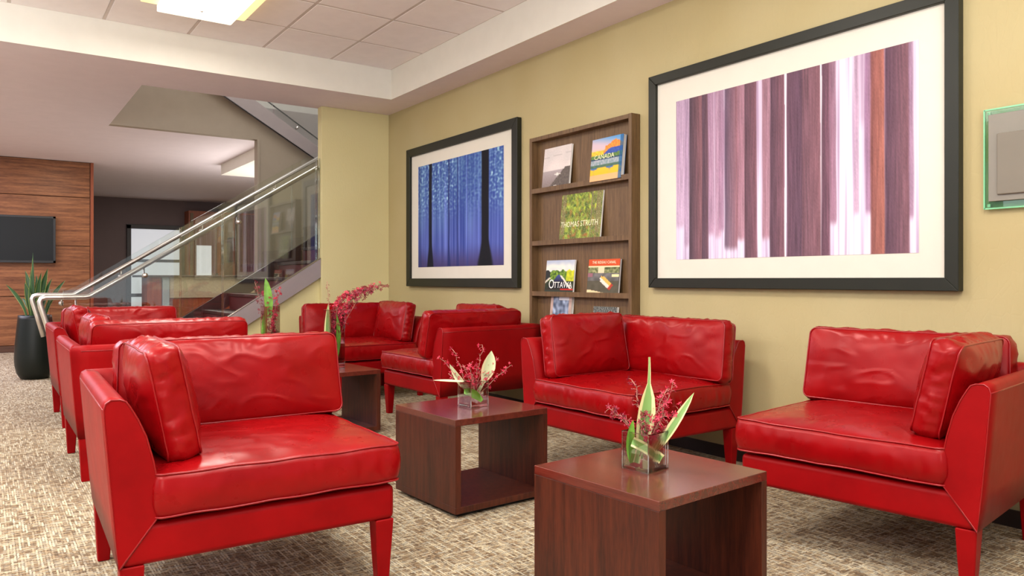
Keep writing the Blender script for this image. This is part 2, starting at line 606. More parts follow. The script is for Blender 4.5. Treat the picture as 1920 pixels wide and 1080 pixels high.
st(box('wall_upper_front', (0.1, 7.0, 3.1), (6.4, 7.1, 5.6), WHITEWALL))
st(box('wall_stairwell_front', (WX + 0.12, 7.06, 0), (6.4, 7.16, SZ), WHITEWALL))
# ceiling bulkhead in the lobby beyond the stairs
st(box('trim_6', (2.86, 9.35, 2.53), (6.4, 11.5, SZ), SOFFIT))
# far walls
st(box('wall_far', (-7, 17.3, 0), (8, 17.4, SZ), FARWALL))
st(box('wall_far_right', (8.0, 9.2, 0), (8.1, 17.4, SZ), FARWALL))
# walnut feature wall with its boards
ww = st(box('wall_walnut', (-5.0, 12.43, 0), (1.31, 13.2, SZ), PANELWOOD))
zs = [0.09, 0.767, 1.477, 2.172, SZ - 0.004]
for a, b in zip(zs, zs[1:]):
    for x0, x1 in ((-5.0, -3.0), (-3.0, -0.95), (-0.95, 1.27)):
        box('panel', (x0 + 0.004, 12.40, a + 0.006), (x1 - 0.004, 12.43, b - 0.006), PANELWOOD, ww, bev=0.003)
box('corner_strip', (1.275, 12.395, 0.09), (1.315, 12.44, SZ - 0.003), COUNTERWOOD, ww, bev=0.003)
st(box('baseboard_walnut', (-5.0, 12.385, 0), (1.315, 12.43, 0.09), wood('dark_walnut_skirting', (62, 34, 18), (84, 50, 30), 0.5, 'x')))

# frosted door in the far wall
dr = bpy.data.objects.new('door_1', None); COL.objects.link(dr); st(dr); dr.location = (2.98, 17.27, 0)
for n, a, b in (('frame_post', (-0.55, -0.03, 0), (-0.47, 0.03, 2.13)), ('frame_post', (0.46, -0.03, 0), (0.56, 0.03, 2.13)), ('frame_head', (-0.55, -0.03, 2.05), (0.56, 0.03, 2.14)), ('frame_rail', (-0.47, -0.025, 1.36), (0.46, 0.03, 1.42)), ('frame_rail', (-0.47, -0.025, 0.64), (0.46, 0.03, 0.71)), ('frame_rail', (-0.47, -0.025, 0), (0.46, 0.03, 0.08))):
    box(n, a, b, DARKFR, dr, bev=0.004)
for a, b in ((1.42, 2.05), (0.71, 1.36), (0.08, 0.64)):
    box('pane', (-0.47, -0.008, a), (0.46, 0.008, b), FROST, dr)
# maroon recess behind the reception desk with a wooden surround and a white panel given the panes' added glow
rec = st(box('wall_reception', (3.55, 16.9, 0), (6.6, 17.3, 2.45), COUNTERWOOD))
box('maroon_panel', (3.66, 16.88, 0.1), (4.12, 16.9, 2.1), MAROON, rec, bev=0.003)
box('white_panel', (3.70, 16.86, 1.08), (4.0, 16.88, 1.72), FROST, rec, bev=0.003)
box('maroon_panel', (4.75, 16.88, 0.1), (6.5, 16.9, 2.42), MAROON, rec, bev=0.003)
for x in (3.58, 4.2, 4.5):
    box('wood_panel', (x, 16.87, 0.1), (x + 0.06 if x < 4 else x + 0.24, 16.9, 2.4), RACKWOOD, rec, bev=0.003)

# ------------------------------------------------------------------ corner armchairs
HS = 0.405   # half size
ZB = 0.215   # underside of the rail
def rounded_perimeter(a, b, r, n_side_a, n_side_b, n_c=4):
    """closed loop of (x,y) points round a rectangle half sizes a,b with corner radius r"""
    pts = []
    def arc(cx, cy, t0):
        for k in range(n_c + 1):
            t = t0 + (PI / 2) * k / n_c
            pts.append((cx + r * math.cos(t), cy + r * math.sin(t)))
    arc(a - r, b - r, 0)
    for k in range(1, n_side_a): pts.append((a - r - 2 * (a - r) * k / n_side_a, b))
    arc(-(a - r), b - r, PI / 2)
    for k in range(1, n_side_b): pts.append((-a, b - r - 2 * (b - r) * k / n_side_b))
    arc(-(a - r), -(b - r), PI)
    for k in range(1, n_side_a): pts.append((-(a - r) + 2 * (a - r) * k / n_side_a, -b))
    arc(a - r, -(b - r), 1.5 * PI)
    for k in range(1, n_side_b): pts.append((a, -(b - r) + 2 * (b - r) * k / n_side_b))
    return pts

def cushion(name, parent, w_, d_, h_, crown, M, seed, wr=0.004, boxwr=0.004, label=None, taper=0.0):
    """boxed cushion: puffed top and bottom faces, wrinkled boxing band, piping on both seams. M maps local (z=thickness) to chair space"""
    a, b = w_ / 2, d_ / 2
    per = rounded_perimeter(a, b, 0.028, max(14, int(w_ * 85)), max(12, int(d_ * 85)))
    n = len(per)
    off = Vector((seed * 3.1, seed * 1.7, seed * 0.9))
    def sag(x, y):       # seam waviness and corner ears
        cx, cy = abs(x) / a, abs(y) / b
        ear = (min(cx, cy)) ** 6
        inx = 0.010 * (1 - ear)
        wob = 0.0035 * noise.noise(Vector((x * 9, y * 9, 0)) + off)
        return inx, wob
    rings = []
    levels = 7
    bm = bmesh.new()
    K = 12
    # bands: top centre -> top seam -> boxing -> bottom seam -> bottom centre
    def face_ring(s, sign):
        ring = []
        for (x, y) in per:
            inx, wob = sag(x, y)
            q = s
            px_, py_ = x * q, y * q
            u, v = px_ / a, py_ / b
            prof = (max(0.0, 1 - abs(u) ** 3.2) ** 0.75) * (max(0.0, 1 - abs(v) ** 3.2) ** 0.75)
            z = h_ / 2 + crown * prof
            P = Vector((px_ * 5.5, py_ * 5.5, sign * 3)) + off
            f = (1 - s) ** 0.0
            wv = noise.noise(P) * 1.2
            # creases running in from the seams
            dome = min(1.0, (1 - s) * 5)
            cr = noise.noise(Vector((math.atan2(y, x) * 5.5, sign, seed))) * math.exp(-((s - 0.86) / 0.13) ** 2)
            rid = 1 - abs(noise.noise(Vector((px_ * 7 + py_ * 4, py_ * 13 - px_ * 2, 4 + sign)) + off)) * 2
            z += dome * wr * (wv + 1.1 * max(0, rid - 0.5) + 0.35 * noise.noise(P * 3.1)) + cr * wr * 0.7 + (wob if s == 1 else wob * s ** 8)
            ring.append(Vector((px_, py_, sign * z)))
        return ring
    ss = [0.03 + 0.045 * k_ for k_ in range(20)] + [0.925, 0.955, 0.98, 1.0]
    allr = [face_ring(s, 1) for s in ss]
    seam_t = allr[-1]
    seam_b = face_ring(1.0, -1)
    for k in range(1, levels):
        t = k / levels
        ring = []
        L = 0.0
        for i, (x, y) in enumerate(per):
            pt = seam_t[i].lerp(seam_b[i], t)
            nx, ny = (x / a) ** 9 if abs(x) <= a else 1, (y / b) ** 9
            nrm = Vector((nx, ny, 0))
            if nrm.length < 1e-4: nrm = Vector((x, y, 0))
            nrm.normalize()
            al = (x * 34 if abs(ny) > abs(nx) else y * 34)
            wv = noise.noise(Vector((al, t * 2.5, 5)) + off) + 0.55 * noise.noise(Vector((al * 2.3, t * 4, 9)) + off)
            bul = 0.012 * math.sin(PI * t)
            ring.append(pt + nrm * (bul + boxwr * wv * math.sin(PI * t) * 1.6))
        allr.append(ring)
    allr.append(seam_b)
    for s in reversed(ss[:-1]):
        allr.append(face_ring(s, -1))
    def tp(p):
        return Vector((p.x * (1 - taper * (p.y / b + 1) / 2), p.y, p.z))
    allr = [[tp(p) for p in ring] for ring in allr]
    seam_t, seam_b = [tp(p) for p in seam_t], [tp(p) for p in seam_b]
    vr = [[bm.verts.new(M @ p) for p in ring] for ring in allr]
    for A, B in zip(vr, vr[1:]):
        for k in range(n):
            bm.faces.new((A[k], A[(k + 1) % n], B[(k + 1) % n], B[k]))
    bm.faces.new(list(reversed(vr[0])))
    bm.faces.new(vr[-1])
    o = from_bm(name, bm, LEATHER, parent, True)
    bm = bmesh.new()
    for ring in (seam_t, seam_b):
        bm_tube(bm, [M @ (p * 1.003) for p in ring], 0.0034, 6, True)
    from_bm('piping', bm, PIPING, o, True)
    if label: o['label'] = label
    return o

# cross-section of the upholstered side: u = inwards from the outer foot line, z = height
PROF = [(0.0, ZB + 0.002), (-0.010, 0.33), (-0.022, 0.47), (-0.033, 0.61), (-0.036, 0.650), (-0.031, 0.668), (-0.018, 0.677), (0.004, 0.676), (0.018, 0.670), (0.028, 0.655), (0.047, 0.62), (0.068, 0.57), (0.086, 0.50), (0.098, 0.435), (0.103, 0.385), (0.103, 0.352)]
def side_panel(name, parent, which):
    bm = bmesh.new()
    N = 10
    e = 0.003
    rings = []
    for k in range(N + 1):
        t = k / N
        ring = []
        for (u, z) in PROF:
            if which == 'x':        # side at -x; from the front end y=-HS to the mitred corner y=+HS
                x = -HS + u
                y0, y1 = -HS - e, HS - u
                ring.append((x, y0 + (y1 - y0) * t, z))
            else:                   # side at +y; from the corner to the free end x=+HS
                y = HS - u
                x0, x1 = -HS + u, HS + e
                ring.append((x0 + (x1 - x0) * t, y, z))
        rings.append([bm.verts.new(p) for p in ring])
    m = len(PROF)
    for A, B in zip(rings, rings[1:]):
        for k in range(m):
            bm.faces.new((A[k], A[(k + 1) % m], B[(k + 1) % m], B[k]))
    bm.faces.new(rings[0]); bm.faces.new(list(reversed(rings[-1])))
    bmesh.ops.recalc_face_normals(bm, faces=bm.faces)
    o = from_bm(name, bm, LEATHERF, parent, False)
    # smooth only the long faces
    for p in o.data.polygons:
        p.use_smooth = len(p.vertices) == 4
    # welt round the free end and the diagonal seam down to the rail
    bm = bmesh.new()
    if which == 'x':
        pts = [(-HS + u, -HS - e, z) for (u, z) in PROF]
        inner = [(-HS + PROF[4][0], -HS - e + (HS * 2) * k / 6 * 0.995, PROF[4][1]) for k in range(7)]
    else:
        pts = [(HS + e, HS - u, z) for (u, z) in PROF]
        inner = [(-HS + (HS * 2 + e) * k / 6, HS - PROF[4][0], PROF[4][1]) for k in range(7)]
    bm_tube(bm, pts, 0.0026, 5, True)
    bm_tube(bm, inner, 0.0024, 5)
    from_bm('welt', bm, PIPING, o, True)
    return o

def make_leg(parent, sx, sy):
    bm = bmesh.new()
    lv = [(ZB + 0.002, 0.062), (ZB - 0.02, 0.060), (0.10, 0.050), (0.0, 0.038)]
    rings = []
    for z, s_ in lv:
        x0, y0 = sx * (HS - 0.003), sy * (HS - 0.003)
        # the outer faces stay nearly flush, the inner faces taper
        off = 0.012 * (1 - z / ZB)
        xo, yo = x0 - sx * off, y0 - sy * off
        xi, yi = xo - sx * s_, yo - sy * s_
        rings.append([bm.verts.new(p) for p in ((xo, yo, z), (xi, yo, z), (xi, yi, z), (xo, yi, z))])
    for A, B in zip(rings, rings[1:]):
        for k in range(4):
            bm.faces.new((A[k], A[(k + 1) % 4], B[(k + 1) % 4], B[k]))
    bm.faces.new(rings[0]); bm.faces.new(list(reversed(rings[-1])))
    bmesh.ops.recalc_face_normals(bm, faces=bm.faces)
    bmesh.ops.bevel(bm, geom=list(bm.edges), offset=0.003, segments=1, affect='EDGES')
    from_bm('leg', bm, LEATHERF, parent)

def corner_chair(x, y, deg, label, seed, long_side=False, side_lean=11, short_len=0.50, back_w=0.80):
    t = thing('corner_armchair', label, 'armchair', (x, y, 0), math.radians(deg), 'red leather corner armchairs')
    # upholstered seat rail frame
    bm = bmesh.new()
    bm_box(bm, (-HS + 0.006, -HS, ZB), (HS, HS - 0.006, 0.329), 0.02, 3)
    rail = from_bm('seat_frame', bm, LEATHERF, t, True)
    mod = rail.modifiers.new('wn', 'WEIGHTED_NORMAL')
    bm = bmesh.new()
    bm_tube(bm, [(-HS + 0.004, -HS - 0.003, ZB + 0.004), (-HS + 0.103, -HS - 0.003, 0.352)], 0.0022, 5)
    bm_tube(bm, [(HS + 0.003, HS - 0.004, ZB + 0.004), (HS + 0.003, HS - 0.103, 0.352)], 0.0022, 5)
    from_bm('seam', bm, SEAM, rail, True)
    side_panel('armrest', t, 'x')
    side_panel('backrest', t, 'y')
    for sx in (-1, 1):
        for sy in (-1, 1):
            make_leg(t, sx, sy)
    # seat cushion
    x0, x1, y0, y1 = -HS + 0.088, HS + 0.012, -HS - 0.014, HS - 0.088
    M = Matrix.Translation(((x0 + x1) / 2, (y0 + y1) / 2, 0.403))
    cushion('seat_cushion', t, x1 - x0, y1 - y0, 0.116, 0.026, M, seed + 0.3, 0.0034, 0.0028)
    # back cushion against +y
    H = 0.305
    def lean(cx, cy, cz, axis, a):
        # local x = width, local y = up, local z = thickness towards the sitter
        if axis == 'y':
            B = Matrix(((1, 0, 0, 0), (0, 0, -1, 0), (0, 1, 0, 0), (0, 0, 0, 1)))
            R_ = Matrix.Rotation(math.radians(-a), 4, 'X')
        else:
            B = Matrix(((0, 0, 1, 0), (1, 0, 0, 0), (0, 1, 0, 0), (0, 0, 0, 1)))
            R_ = Matrix.Rotation(math.radians(-a), 4, 'Y')
        return Matrix.Translation((cx, cy, cz)) @ R_ @ B
    zc = 0.474 + H / 2
    TH = 0.088
    ins = 0.148           # cushion centre line from the outer face
    if long_side:
        lx, sl = 0.79, short_len
        cushion('side_cushion', t, lx, H, TH, 0.028, lean(-HS + ins, HS - 0.055 - lx / 2, zc, 'x', 9), seed + 0.8, 0.0048, 0.0042, taper=0.035)
        cushion('back_cushion', t, sl, H + 0.015, TH, 0.040, lean(-HS + ins + 0.082 + sl / 2, HS - ins, zc + 0.008, 'y', side_lean), seed + 0.55, 0.0048, 0.007, taper=0.03)
    else:
        sl = short_len
        cushion('back_cushion', t, back_w, H, TH, 0.028, lean(-HS + 0.055 + back_w / 2, HS - ins, zc, 'y', 9), seed + 0.55, 0.0048, 0.0042, taper=0.035)
        cushion('side_cushion', t, sl, H + 0.02, TH, 0.040, lean(-HS + ins + 0.005, HS - ins - 0.082 - sl / 2, zc + 0.01, 'x', side_lean), seed + 0.8, 0.0048, 0.007, taper=0.03)
    return t

corner_chair(0.715, 2.665, -1.5, 'large red leather corner armchair in the left foreground, open towards the camera', 1)
corner_chair(2.87, 2.975, -88.5, 'red leather corner armchair standing below the magazine rack, both cushions meeting in its far corner', 2, False, 10, 0.55)
corner_chair(2.863, 1.544, 188.2, 'red leather corner armchair at the right edge, under the large purple forest picture', 3, True, 12)
corner_chair(2.88, 4.80, 182, 'red leather corner armchair showing its long outer side, behind the middle cube table', 4, False, 9, 0.56)
corner_chair(2.72, 6.16, -90, 'red leather corner armchair farthest away, near the khaki corner under the blue picture', 5, True, 10, 0.56)
corner_chair(0.79, 4.655, 90, 'red leather corner armchair with its back to us, directly behind the foreground armchair', 6, True, 10, 0.5)
corner_chair(0.83, 6.27, 0, 'red leather corner armchair farthest left, beside the stair handrail', 7)

# ------------------------------------------------------------------ cube tables
def cube_table(x, y, deg, label):
    t = thing('cube_table', label, 'table', (x, y, 0), math.radians(deg), 'open dark wood cube tables')
    s, T = 0.2525, 0.028
    box('plinth', (-s + 0.03, -s + 0.03, 0), (s - 0.03, s - 0.03, 0.018), BLACK, t)
    box('table_top', (-s, -s, 0.413 - T), (s, s, 0.413), TABLETOP, t, bev=0.0015, seg=1)
    box('side_panel', (-s, -s, 0.017 + T), (-s + T, s, 0.413 - T), TABLEWOOD, t, bev=0.001, seg=1)
    box('side_panel', (s - T, -s, 0.017 + T), (s, s, 0.413 - T), TABLEWOOD, t, bev=0.001, seg=1)
    box('bottom_panel', (-s, -s, 0.017), (s, s, 0.017 + T), TABLEWOOD, t, bev=0.0015, seg=1)
    return t
cube_table(1.697, 1.679, 4, 'dark wood open cube table nearest the camera, with a square glass vase on top')
cube_table(1.854, 2.978, 3, 'dark wood open cube table in the middle, right of the foreground armchair')
cube_table(1.86, 4.765, 4, 'dark wood open cube table half hidden behind the foreground armchair, under a tall vase')
cube_table(1.72, 5.88, 3, 'dark wood cube table hidden behind the foreground armchair, carrying the leftmost tall vase')

# ------------------------------------------------------------------ vases, leaves and orchid sprays
def square_vase(x, y, deg, hgt, label, water):
    t = thing('square_vase', label, 'vase', (x, y, 0.413), math.radians(deg), 'square glass vases on the cube tables')
    s, T = 0.05, 0.004
    bm = bmesh.new()
    # outer and inner skins joined by a rim
    o_ = [(-s, -s), (s, -s), (s, s), (-s, s)]
    i_ = [(-s + T, -s + T), (s - T, -s + T), (s - T, s - T), (-s + T, s - T)]
    ob = [bm.verts.new((p[0], p[1], 0.001)) for p in o_]; ot = [bm.verts.new((p[0], p[1], hgt)) for p in o_]
    ib = [bm.verts.new((p[0], p[1], 0.012)) for p in i_]; it = [bm.verts.new((p[0], p[1], hgt)) for p in i_]
    for k in range(4):
        q = (k + 1) % 4
        bm.faces.new((ob[k], ob[q], ot[q], ot[k]))
        bm.faces.new((ib[q], ib[k], it[k], it[q]))
        bm.faces.new((ot[k], ot[q], it[q], it[k]))
    bm.faces.new(list(reversed(ob))); bm.faces.new(ib)
    from_bm('glass_body', bm, VASEGLASS, t)
    box('glass_base', (-s + T, -s + T, 0.002), (s - T, s - T, 0.011), THICKGLASS, t)
    bm = bmesh.new()
    for px_, py_ in o_:
        q = 0.0015
        bm_box(bm, (px_ - q, py_ - q, 0.001), (px_ + q, py_ + q, hgt))
    for k in range(4):
        a, b = o_[k], o_[(k + 1) % 4]
        x0, x1 = sorted((a[0], b[0])); y0, y1 = sorted((a[1], b[1]))
        bm_box(bm, (x0 - 0.0014, y0 - 0.0014, hgt - 0.0028), (x1 + 0.0014, y1 + 0.0014, hgt))
        bm_box(bm, (x0 - 0.0014, y0 - 0.0014, 0.0), (x1 + 0.0014, y1 + 0.0014, 0.003))
    from_bm('rim', bm, EDGEGLASS, t)
    bm = bmesh.new()
    f = s - T - 0.001
    bm_box(bm, (-f, -f, 0.0125), (f, f, water))
    from_bm('water', bm, WATER, t)
    return t

def leaf_mesh(bm, pts, width, prof=None, nrm=Vector((0, 0, 1)), cup=0.0):
    """blade along pts; width profile; uv.x across"""
    uvl = bm.loops.layers.uv.verify()
    pts = [Vector(p) for p in pts]
    n = len(pts)
    rows = []
    for i, p in enumerate(pts):
        t = (pts[min(i + 1, n - 1)] - pts[max(i - 1, 0)]).normalized()
        side = t.cross(nrm)
        if side.length < 1e-3: side = t.cross(Vector((1, 0, 0)))
        side.normalize()
        up = side.cross(t)
        f = i / (n - 1)
        wv = width * (prof(f) if prof else math.sin(PI * min(1, 0.12 + 0.88 * f)) ** 0.7)
        row = []
        for j in range(5):
            q = (j - 2) / 2.0
            row.append(bm.verts.new(p + side * (q * wv / 2) + up * (cup * wv * q * q)))
        rows.append(row)
    thick = 0.0007
    rows2 = [[bm.verts.new(v.co - nrm * thick) for v in r] for r in rows]
    def quad(a, b, c, d, us):
        f = bm.faces.new((a, b, c, d))
        for lp, u in zip(f.loops, us):
            lp[uvl].uv = u
    for i in range(n - 1):
        for j in range(4):
            u0, u1 = j / 4, (j + 1) / 4
            v0, v1 = i / n, (i + 1) / n
            quad(rows[i][j], rows[i][j + 1], rows[i + 1][j + 1], rows[i + 1][j], ((u0, v0), (u1, v0), (u1, v1), (u0, v1)))
            quad(rows2[i][j + 1], rows2[i][j], rows2[i + 1][j], rows2[i + 1][j + 1], ((u1, v0), (u0, v0), (u0, v1), (u1, v1)))

def curve3(p0, p1, bend, n=9):
    p0, p1, bend = Vector(p0), Vector(p1), Vector(bend)
    return [p0.lerp(p1, k / (n - 1)) + bend * (4 * (k / (n - 1)) * (1 - k / (n - 1))) for k in range(n)]

def leaf(loc, pts, width, mat, label, group, nrm=(0, 0, 1), prof=None, cup=0.15):
    bm = bmesh.new()
    leaf_mesh(bm, pts, width, prof, Vector(nrm), cup)
    o = from_bm('leaf_blade', bm, mat, None, True, loc)
    return tag(o, label, 'leaf', group)

def orchid_spray(loc, path, nb, spread, label, group, rng, size=0.009, start=0.25, mat=None, twigs=True, bare=0.0):
    t = thing('orchid_spray', label, 'flower', loc, 0, group)
    bm = bmesh.new()
    n = len(path)
    P = [Vector(p) for p in path]
    bm_tube(bm, P, [0.0023 - 0.0011 * i / (n - 1) for i in range(n)], 5)
    fb = bmesh.new()
    for k in range(nb):
        f = start + (1 - start) * (k + rng.random()) / nb
        i = min(int(f * (n - 1)), n - 2)
        base = P[i].lerp(P[i + 1], f * (n - 1) - i)
        d = Vector((rng.uniform(-1, 1), rng.uniform(-1, 1), rng.uniform(-0.5, 1.0))).normalized()
        tip = base + d * spread * rng.uniform(0.5, 1.0)
        bm_tube(bm, [base, (base + tip) / 2 + Vector((0, 0, 0.002)), tip], 0.0009, 4)
        if rng.random() < bare:
            for q in range(6):   # closed bud
                pass
            r_ = size * 0.35
            v = [fb.verts.new(tip + Vector(c) * r_) for c in ((1, 0, 0), (0, 1, 0), (-1, 0, 0), (0, -1, 0), (0, 0, 1.5), (0, 0, -1.5))]
            for a, b in ((0, 1), (1, 2), (2, 3), (3, 0)):
                fb.faces.new((v[a], v[b], v[4])); fb.faces.new((v[b], v[a], v[5]))
            continue
        ax = d
        u = ax.orthogonal().normalized(); w2 = ax.cross(u)
        sz = size * rng.uniform(0.75, 1.25)
        for p_ in range(5):
            a = 2 * PI * p_ / 5 + rng.uniform(-0.2, 0.2)
            dr_ = (u * math.cos(a) + w2 * math.sin(a))
            sd = ax.cross(dr_)
            c = fb.verts.new(tip)
            e1 = fb.verts.new(tip + dr_ * sz * 0.6 + sd * sz * 0.28 + ax * sz * 0.15)
            e2 = fb.verts.new(tip + dr_ * sz * 1.25 + ax * sz * rng.uniform(-0.1, 0.5))
            e3 = fb.verts.new(tip + dr_ * sz * 0.6 - sd * sz * 0.28 + ax * sz * 0.15)
            fb.faces.new((c, e1, e2, e3))
    from_bm('stem', bm, STEMM, t, True)
    me = bpy.data.meshes.new('blossoms')
    fb.to_mesh(me); fb.free()
    o = link('blossoms', me, mat or FLOWER, t)
    o['kind'] = 'stuff'
    return t

def wig(p0, p1, rng, amp=0.012, n=9, bend=(0, 0, 0)):
    pts = curve3(p0, p1, bend, n)
    return [p + Vector((rng.uniform(-amp, amp), rng.uniform(-amp, amp), rng.uniform(-amp, amp) * 0.5)) * (min(i, 3) / 3) for i, p in enumerate(pts)]

# camera axes in the floor plane, used only to lay out the sprays left/right as they lean in the room
RX, RY = 0.8188, -0.5741
def side(a, dep=0.0, z=0.0):     # a: towards picture right, dep: away from the camera
    return Vector((a * RX + dep * 0.5741, a * RY + dep * 0.8188, z))

rng = random.Random(11)
ORD = ['first', 'second', 'third', 'fourth', 'fifth', 'sixth', 'seventh', 'eighth', 'ninth', 'tenth', 'eleventh']
def rank(tips, tip):
    return ORD[sorted(t[0] for t in tips).index(tip[0])]
# vase 1 on the nearest table
V1 = (1.640 + 0.045, 1.628 + 0.055, 0)
square_vase(V1[0], V1[1], 8, 0.118, 'short square glass vase on the cube table nearest the camera', 0.088)
L1 = (V1[0], V1[1], 0.413)
G1 = 'orchid sprays in the nearest short vase'
leaf(L1, curve3(side(-0.03, -0.01, 0.02), side(0.015, 0.01, 0.345), side(0.012, 0, 0)), 0.045, LEAFV, 'tall upright pointed leaf in the nearest short vase', None, side(0.1, -1, 0.05), lambda f: 0.5 if f < 0.12 else max(0.13, 1.25 * math.sin(PI * clamp((f - 0.05) / 0.75)) ** 0.9 if f < 0.7 else 0.16 * (1.02 - f) / 0.3 + 0.1))
leaf(L1, curve3(side(0.03, 0.0, 0.05), side(0.15, -0.01, 0.238), side(0.0, 0, -0.006)), 0.030, LEAFV, 'slender leaf slanting right out of the nearest short vase', None, side(-0.5, -0.9, 0.4))
leaf(L1, curve3(side(-0.045, -0.03, 0.09), side(0.045, -0.028, 0.035), side(0.0, 0, 0.004)), 0.034, LEAFV, 'broad leaf lying across inside the nearest short vase', None, side(0.0, -1, 0.3), lambda f: 0.9)
leaf(L1, curve3(side(-0.042, -0.01, 0.02), side(-0.040, -0.02, 0.155), side(-0.008, 0, 0)), 0.030, LEAFG, 'short bright green leaf at the left rim of the nearest short vase', None, side(0.3, -1, 0.0))
leaf(L1, curve3(side(-0.01, 0.0, 0.03), side(-0.005, 0.01, 0.21), side(-0.010, 0, 0)), 0.020, LEAFV, 'narrow leaf half hidden behind the upright leaf in the nearest short vase', None, side(0.3, -1, 0.0))
T1S = ((-0.11, 0.02, 0.19), (-0.075, 0.0, 0.165), (-0.03, 0.03, 0.27), (0.03, 0.03, 0.22), (0.07, 0.0, 0.25), (0.10, 0.04, 0.265), (0.13, 0.0, 0.19), (0.05, -0.02, 0.17), (0.0, 0.0, 0.18), (0.08, 0.05, 0.21), (-0.02, -0.03, 0.15))
for tip in T1S:
    orchid_spray(L1, wig(side(rng.uniform(-0.02, 0.02), rng.uniform(-0.02, 0.02), 0.04), side(*tip), rng, 0.006, 9, side(0, 0, 0.012)), 26, 0.022, 'thin crimson orchid spray in the nearest short vase, its tip %s from the left' % rank(T1S, tip), G1, rng, 0.0092, 0.22, FLOWER if rng.random() < 0.7 else FLOWER2, bare=0.35)
# vase 2 on the middle table
V2 = (1.866, 2.975, 0)
square_vase(V2[0], V2[1], 5, 0.118, 'short square glass vase on the middle cube table', 0.085)
L2 = (V2[0], V2[1], 0.413)
G2 = 'orchid sprays in the middle short vase'
leaf(L2, curve3(side(0.02, 0, 0.06), side(0.085, 0.0, 0.255), side(0.012, 0, 0)), 0.062, LEAFP, 'pale spoon-shaped leaf standing in the middle short vase', None, side(0.15, -1, 0.1), lambda f: 0.25 if f < 0.3 else max(0.05, math.sin(PI * clamp((f - 0.2) / 0.8)) ** 0.8))
leaf(L2, curve3(side(-0.02, 0, 0.07), side(-0.11, 0.0, 0.195), side(0.0, 0, -0.01)), 0.032, LEAFP, 'withered pale leaf slanting left from the middle short vase', None, side(-0.5, -0.9, 0.5))
leaf(L2, curve3(side(-0.04, -0.02, 0.115), side(-0.185, -0.02, 0.122), side(0.0, 0, 0.0)), 0.016, LEAFP, 'thin straw-like leaf sticking out level to the left of the middle short vase', None, side(0, -0.6, 1))
leaf(L2, curve3(side(-0.040, -0.034, 0.072), side(0.042, -0.033, 0.028), side(0.0, 0, 0.012)), 0.036, LEAFG, 'broad green leaf curled inside the middle short vase', None, side(0.0, -1, 0.2), lambda f: 0.35 + 0.7 * math.sin(PI * (0.1 + 0.85 * f)))
T2S = ((-0.155, 0, 0.225), (-0.095, 0.02, 0.262), (-0.11, 0.0, 0.15), (-0.05, 0.03, 0.19), (-0.02, 0.0, 0.20), (0.045, 0.03, 0.285), (0.02, 0.0, 0.17), (0.115, 0.01, 0.225), (0.185, 0.02, 0.19), (0.09, -0.01, 0.15), (0.0, -0.02, 0.15))
for tip in T2S:
    orchid_spray(L2, wig(side(rng.uniform(-0.02, 0.02), rng.uniform(-0.02, 0.02), 0.04), side(*tip), rng, 0.006, 9, side(0, 0, 0.008)), 17, 0.02, 'thin crimson orchid spray in the middle short vase, its tip %s from the left' % rank(T2S, tip), G2, rng, 0.0092, 0.22, FLOWER, bare=0.4)
# vase 3, tall
V3 = (1.925, 4.815, 0)
square_vase(V3[0], V3[1], 6, 0.385, 'tall square glass vase just above the foreground armchair, with orchids arching right', 0.20)
L3 = (V3[0], V3[1], 0.413)
G3 = 'orchid sprays in the arching tall vase'
leaf(L3, curve3(side(-0.035, -0.02, 0.02), side(-0.035, -0.02, 0.425), side(-0.006, 0, 0)), 0.042, LEAFV, 'long pale-edged leaf standing in the arching tall vase', None, side(0.2, -1, 0))
leaf(L3, curve3(side(0.0, 0.0, 0.02), side(0.02, -0.02, 0.36), side(0.02, 0, 0)), 0.032, LEAFG, 'green leaf enclosed in the arching tall vase', None, side(0.4, -1, 0))
for k in range(6):
    e = side(0.10 + 0.05 * k, rng.uniform(-0.03, 0.05), 0.49 + 0.014 * k - (0.02 if k == 5 else 0))
    orchid_spray(L3, wig(side(rng.uniform(-0.02, 0.03), 0, 0.05), e, rng, 0.006, 12, side(-0.055, 0, 0.11)), 66, 0.028, 'crimson orchid spray arching right out of the tall vase, reaching %s farthest' % ORD[5 - k], G3, rng, 0.012, 0.2, FLOWER2 if k % 2 else FLOWER, bare=0.1)
orchid_spray(L3, wig(side(-0.01, 0, 0.05), side(-0.045, 0.0, 0.575), rng, 0.004, 10), 22, 0.016, 'nearly bare upright twig in the arching tall vase', None, rng, 0.008, 0.5, FLOWER2, bare=0.8)
for k in range(3):
    orchid_spray(L3, wig(side(0.0, 0, 0.03), side(-0.02 + 0.027 * k, 0, 0.36), rng, 0.006, 10), 34, 0.022, 'crimson orchid spray standing inside the arching tall vase, %s from the left' % ORD[k], 'orchid sprays inside the arching tall vase', rng, 0.012, 0.25, FLOWER2)
# vase 4, tall, farther left
V4 = (1.775, 5.70, 0)
square_vase(V4[0], V4[1], 8, 0.385, 'leftmost tall square glass vase, in front of the stair stringer', 0.20)
L4 = (V4[0], V4[1], 0.413)
G4 = 'orchid sprays in the leftmost tall vase'
leaf(L4, curve3(side(-0.01, -0.01, 0.30), side(-0.035, -0.01, 0.60), side(0.012, 0, 0)), 0.062, LEAFG, 'bright green pointed leaf topping the leftmost tall vase', None, side(0.2, -1, 0))
leaf(L4, curve3(side(-0.045, -0.01, 0.02), side(-0.03, -0.01, 0.40), side(-0.004, 0, 0)), 0.042, LEAFG, 'dark green leaf against the left side of the leftmost tall vase', None, side(0.2, -1, 0))
T4S = ((-0.115, 0, 0.57), (-0.06, 0.02, 0.50), (0.035, 0, 0.52), (0.07, 0.01, 0.53), (0.045, 0, 0.44), (0.0, 0.0, 0.46), (0.02, 0, 0.36), (0.03, 0, 0.30))
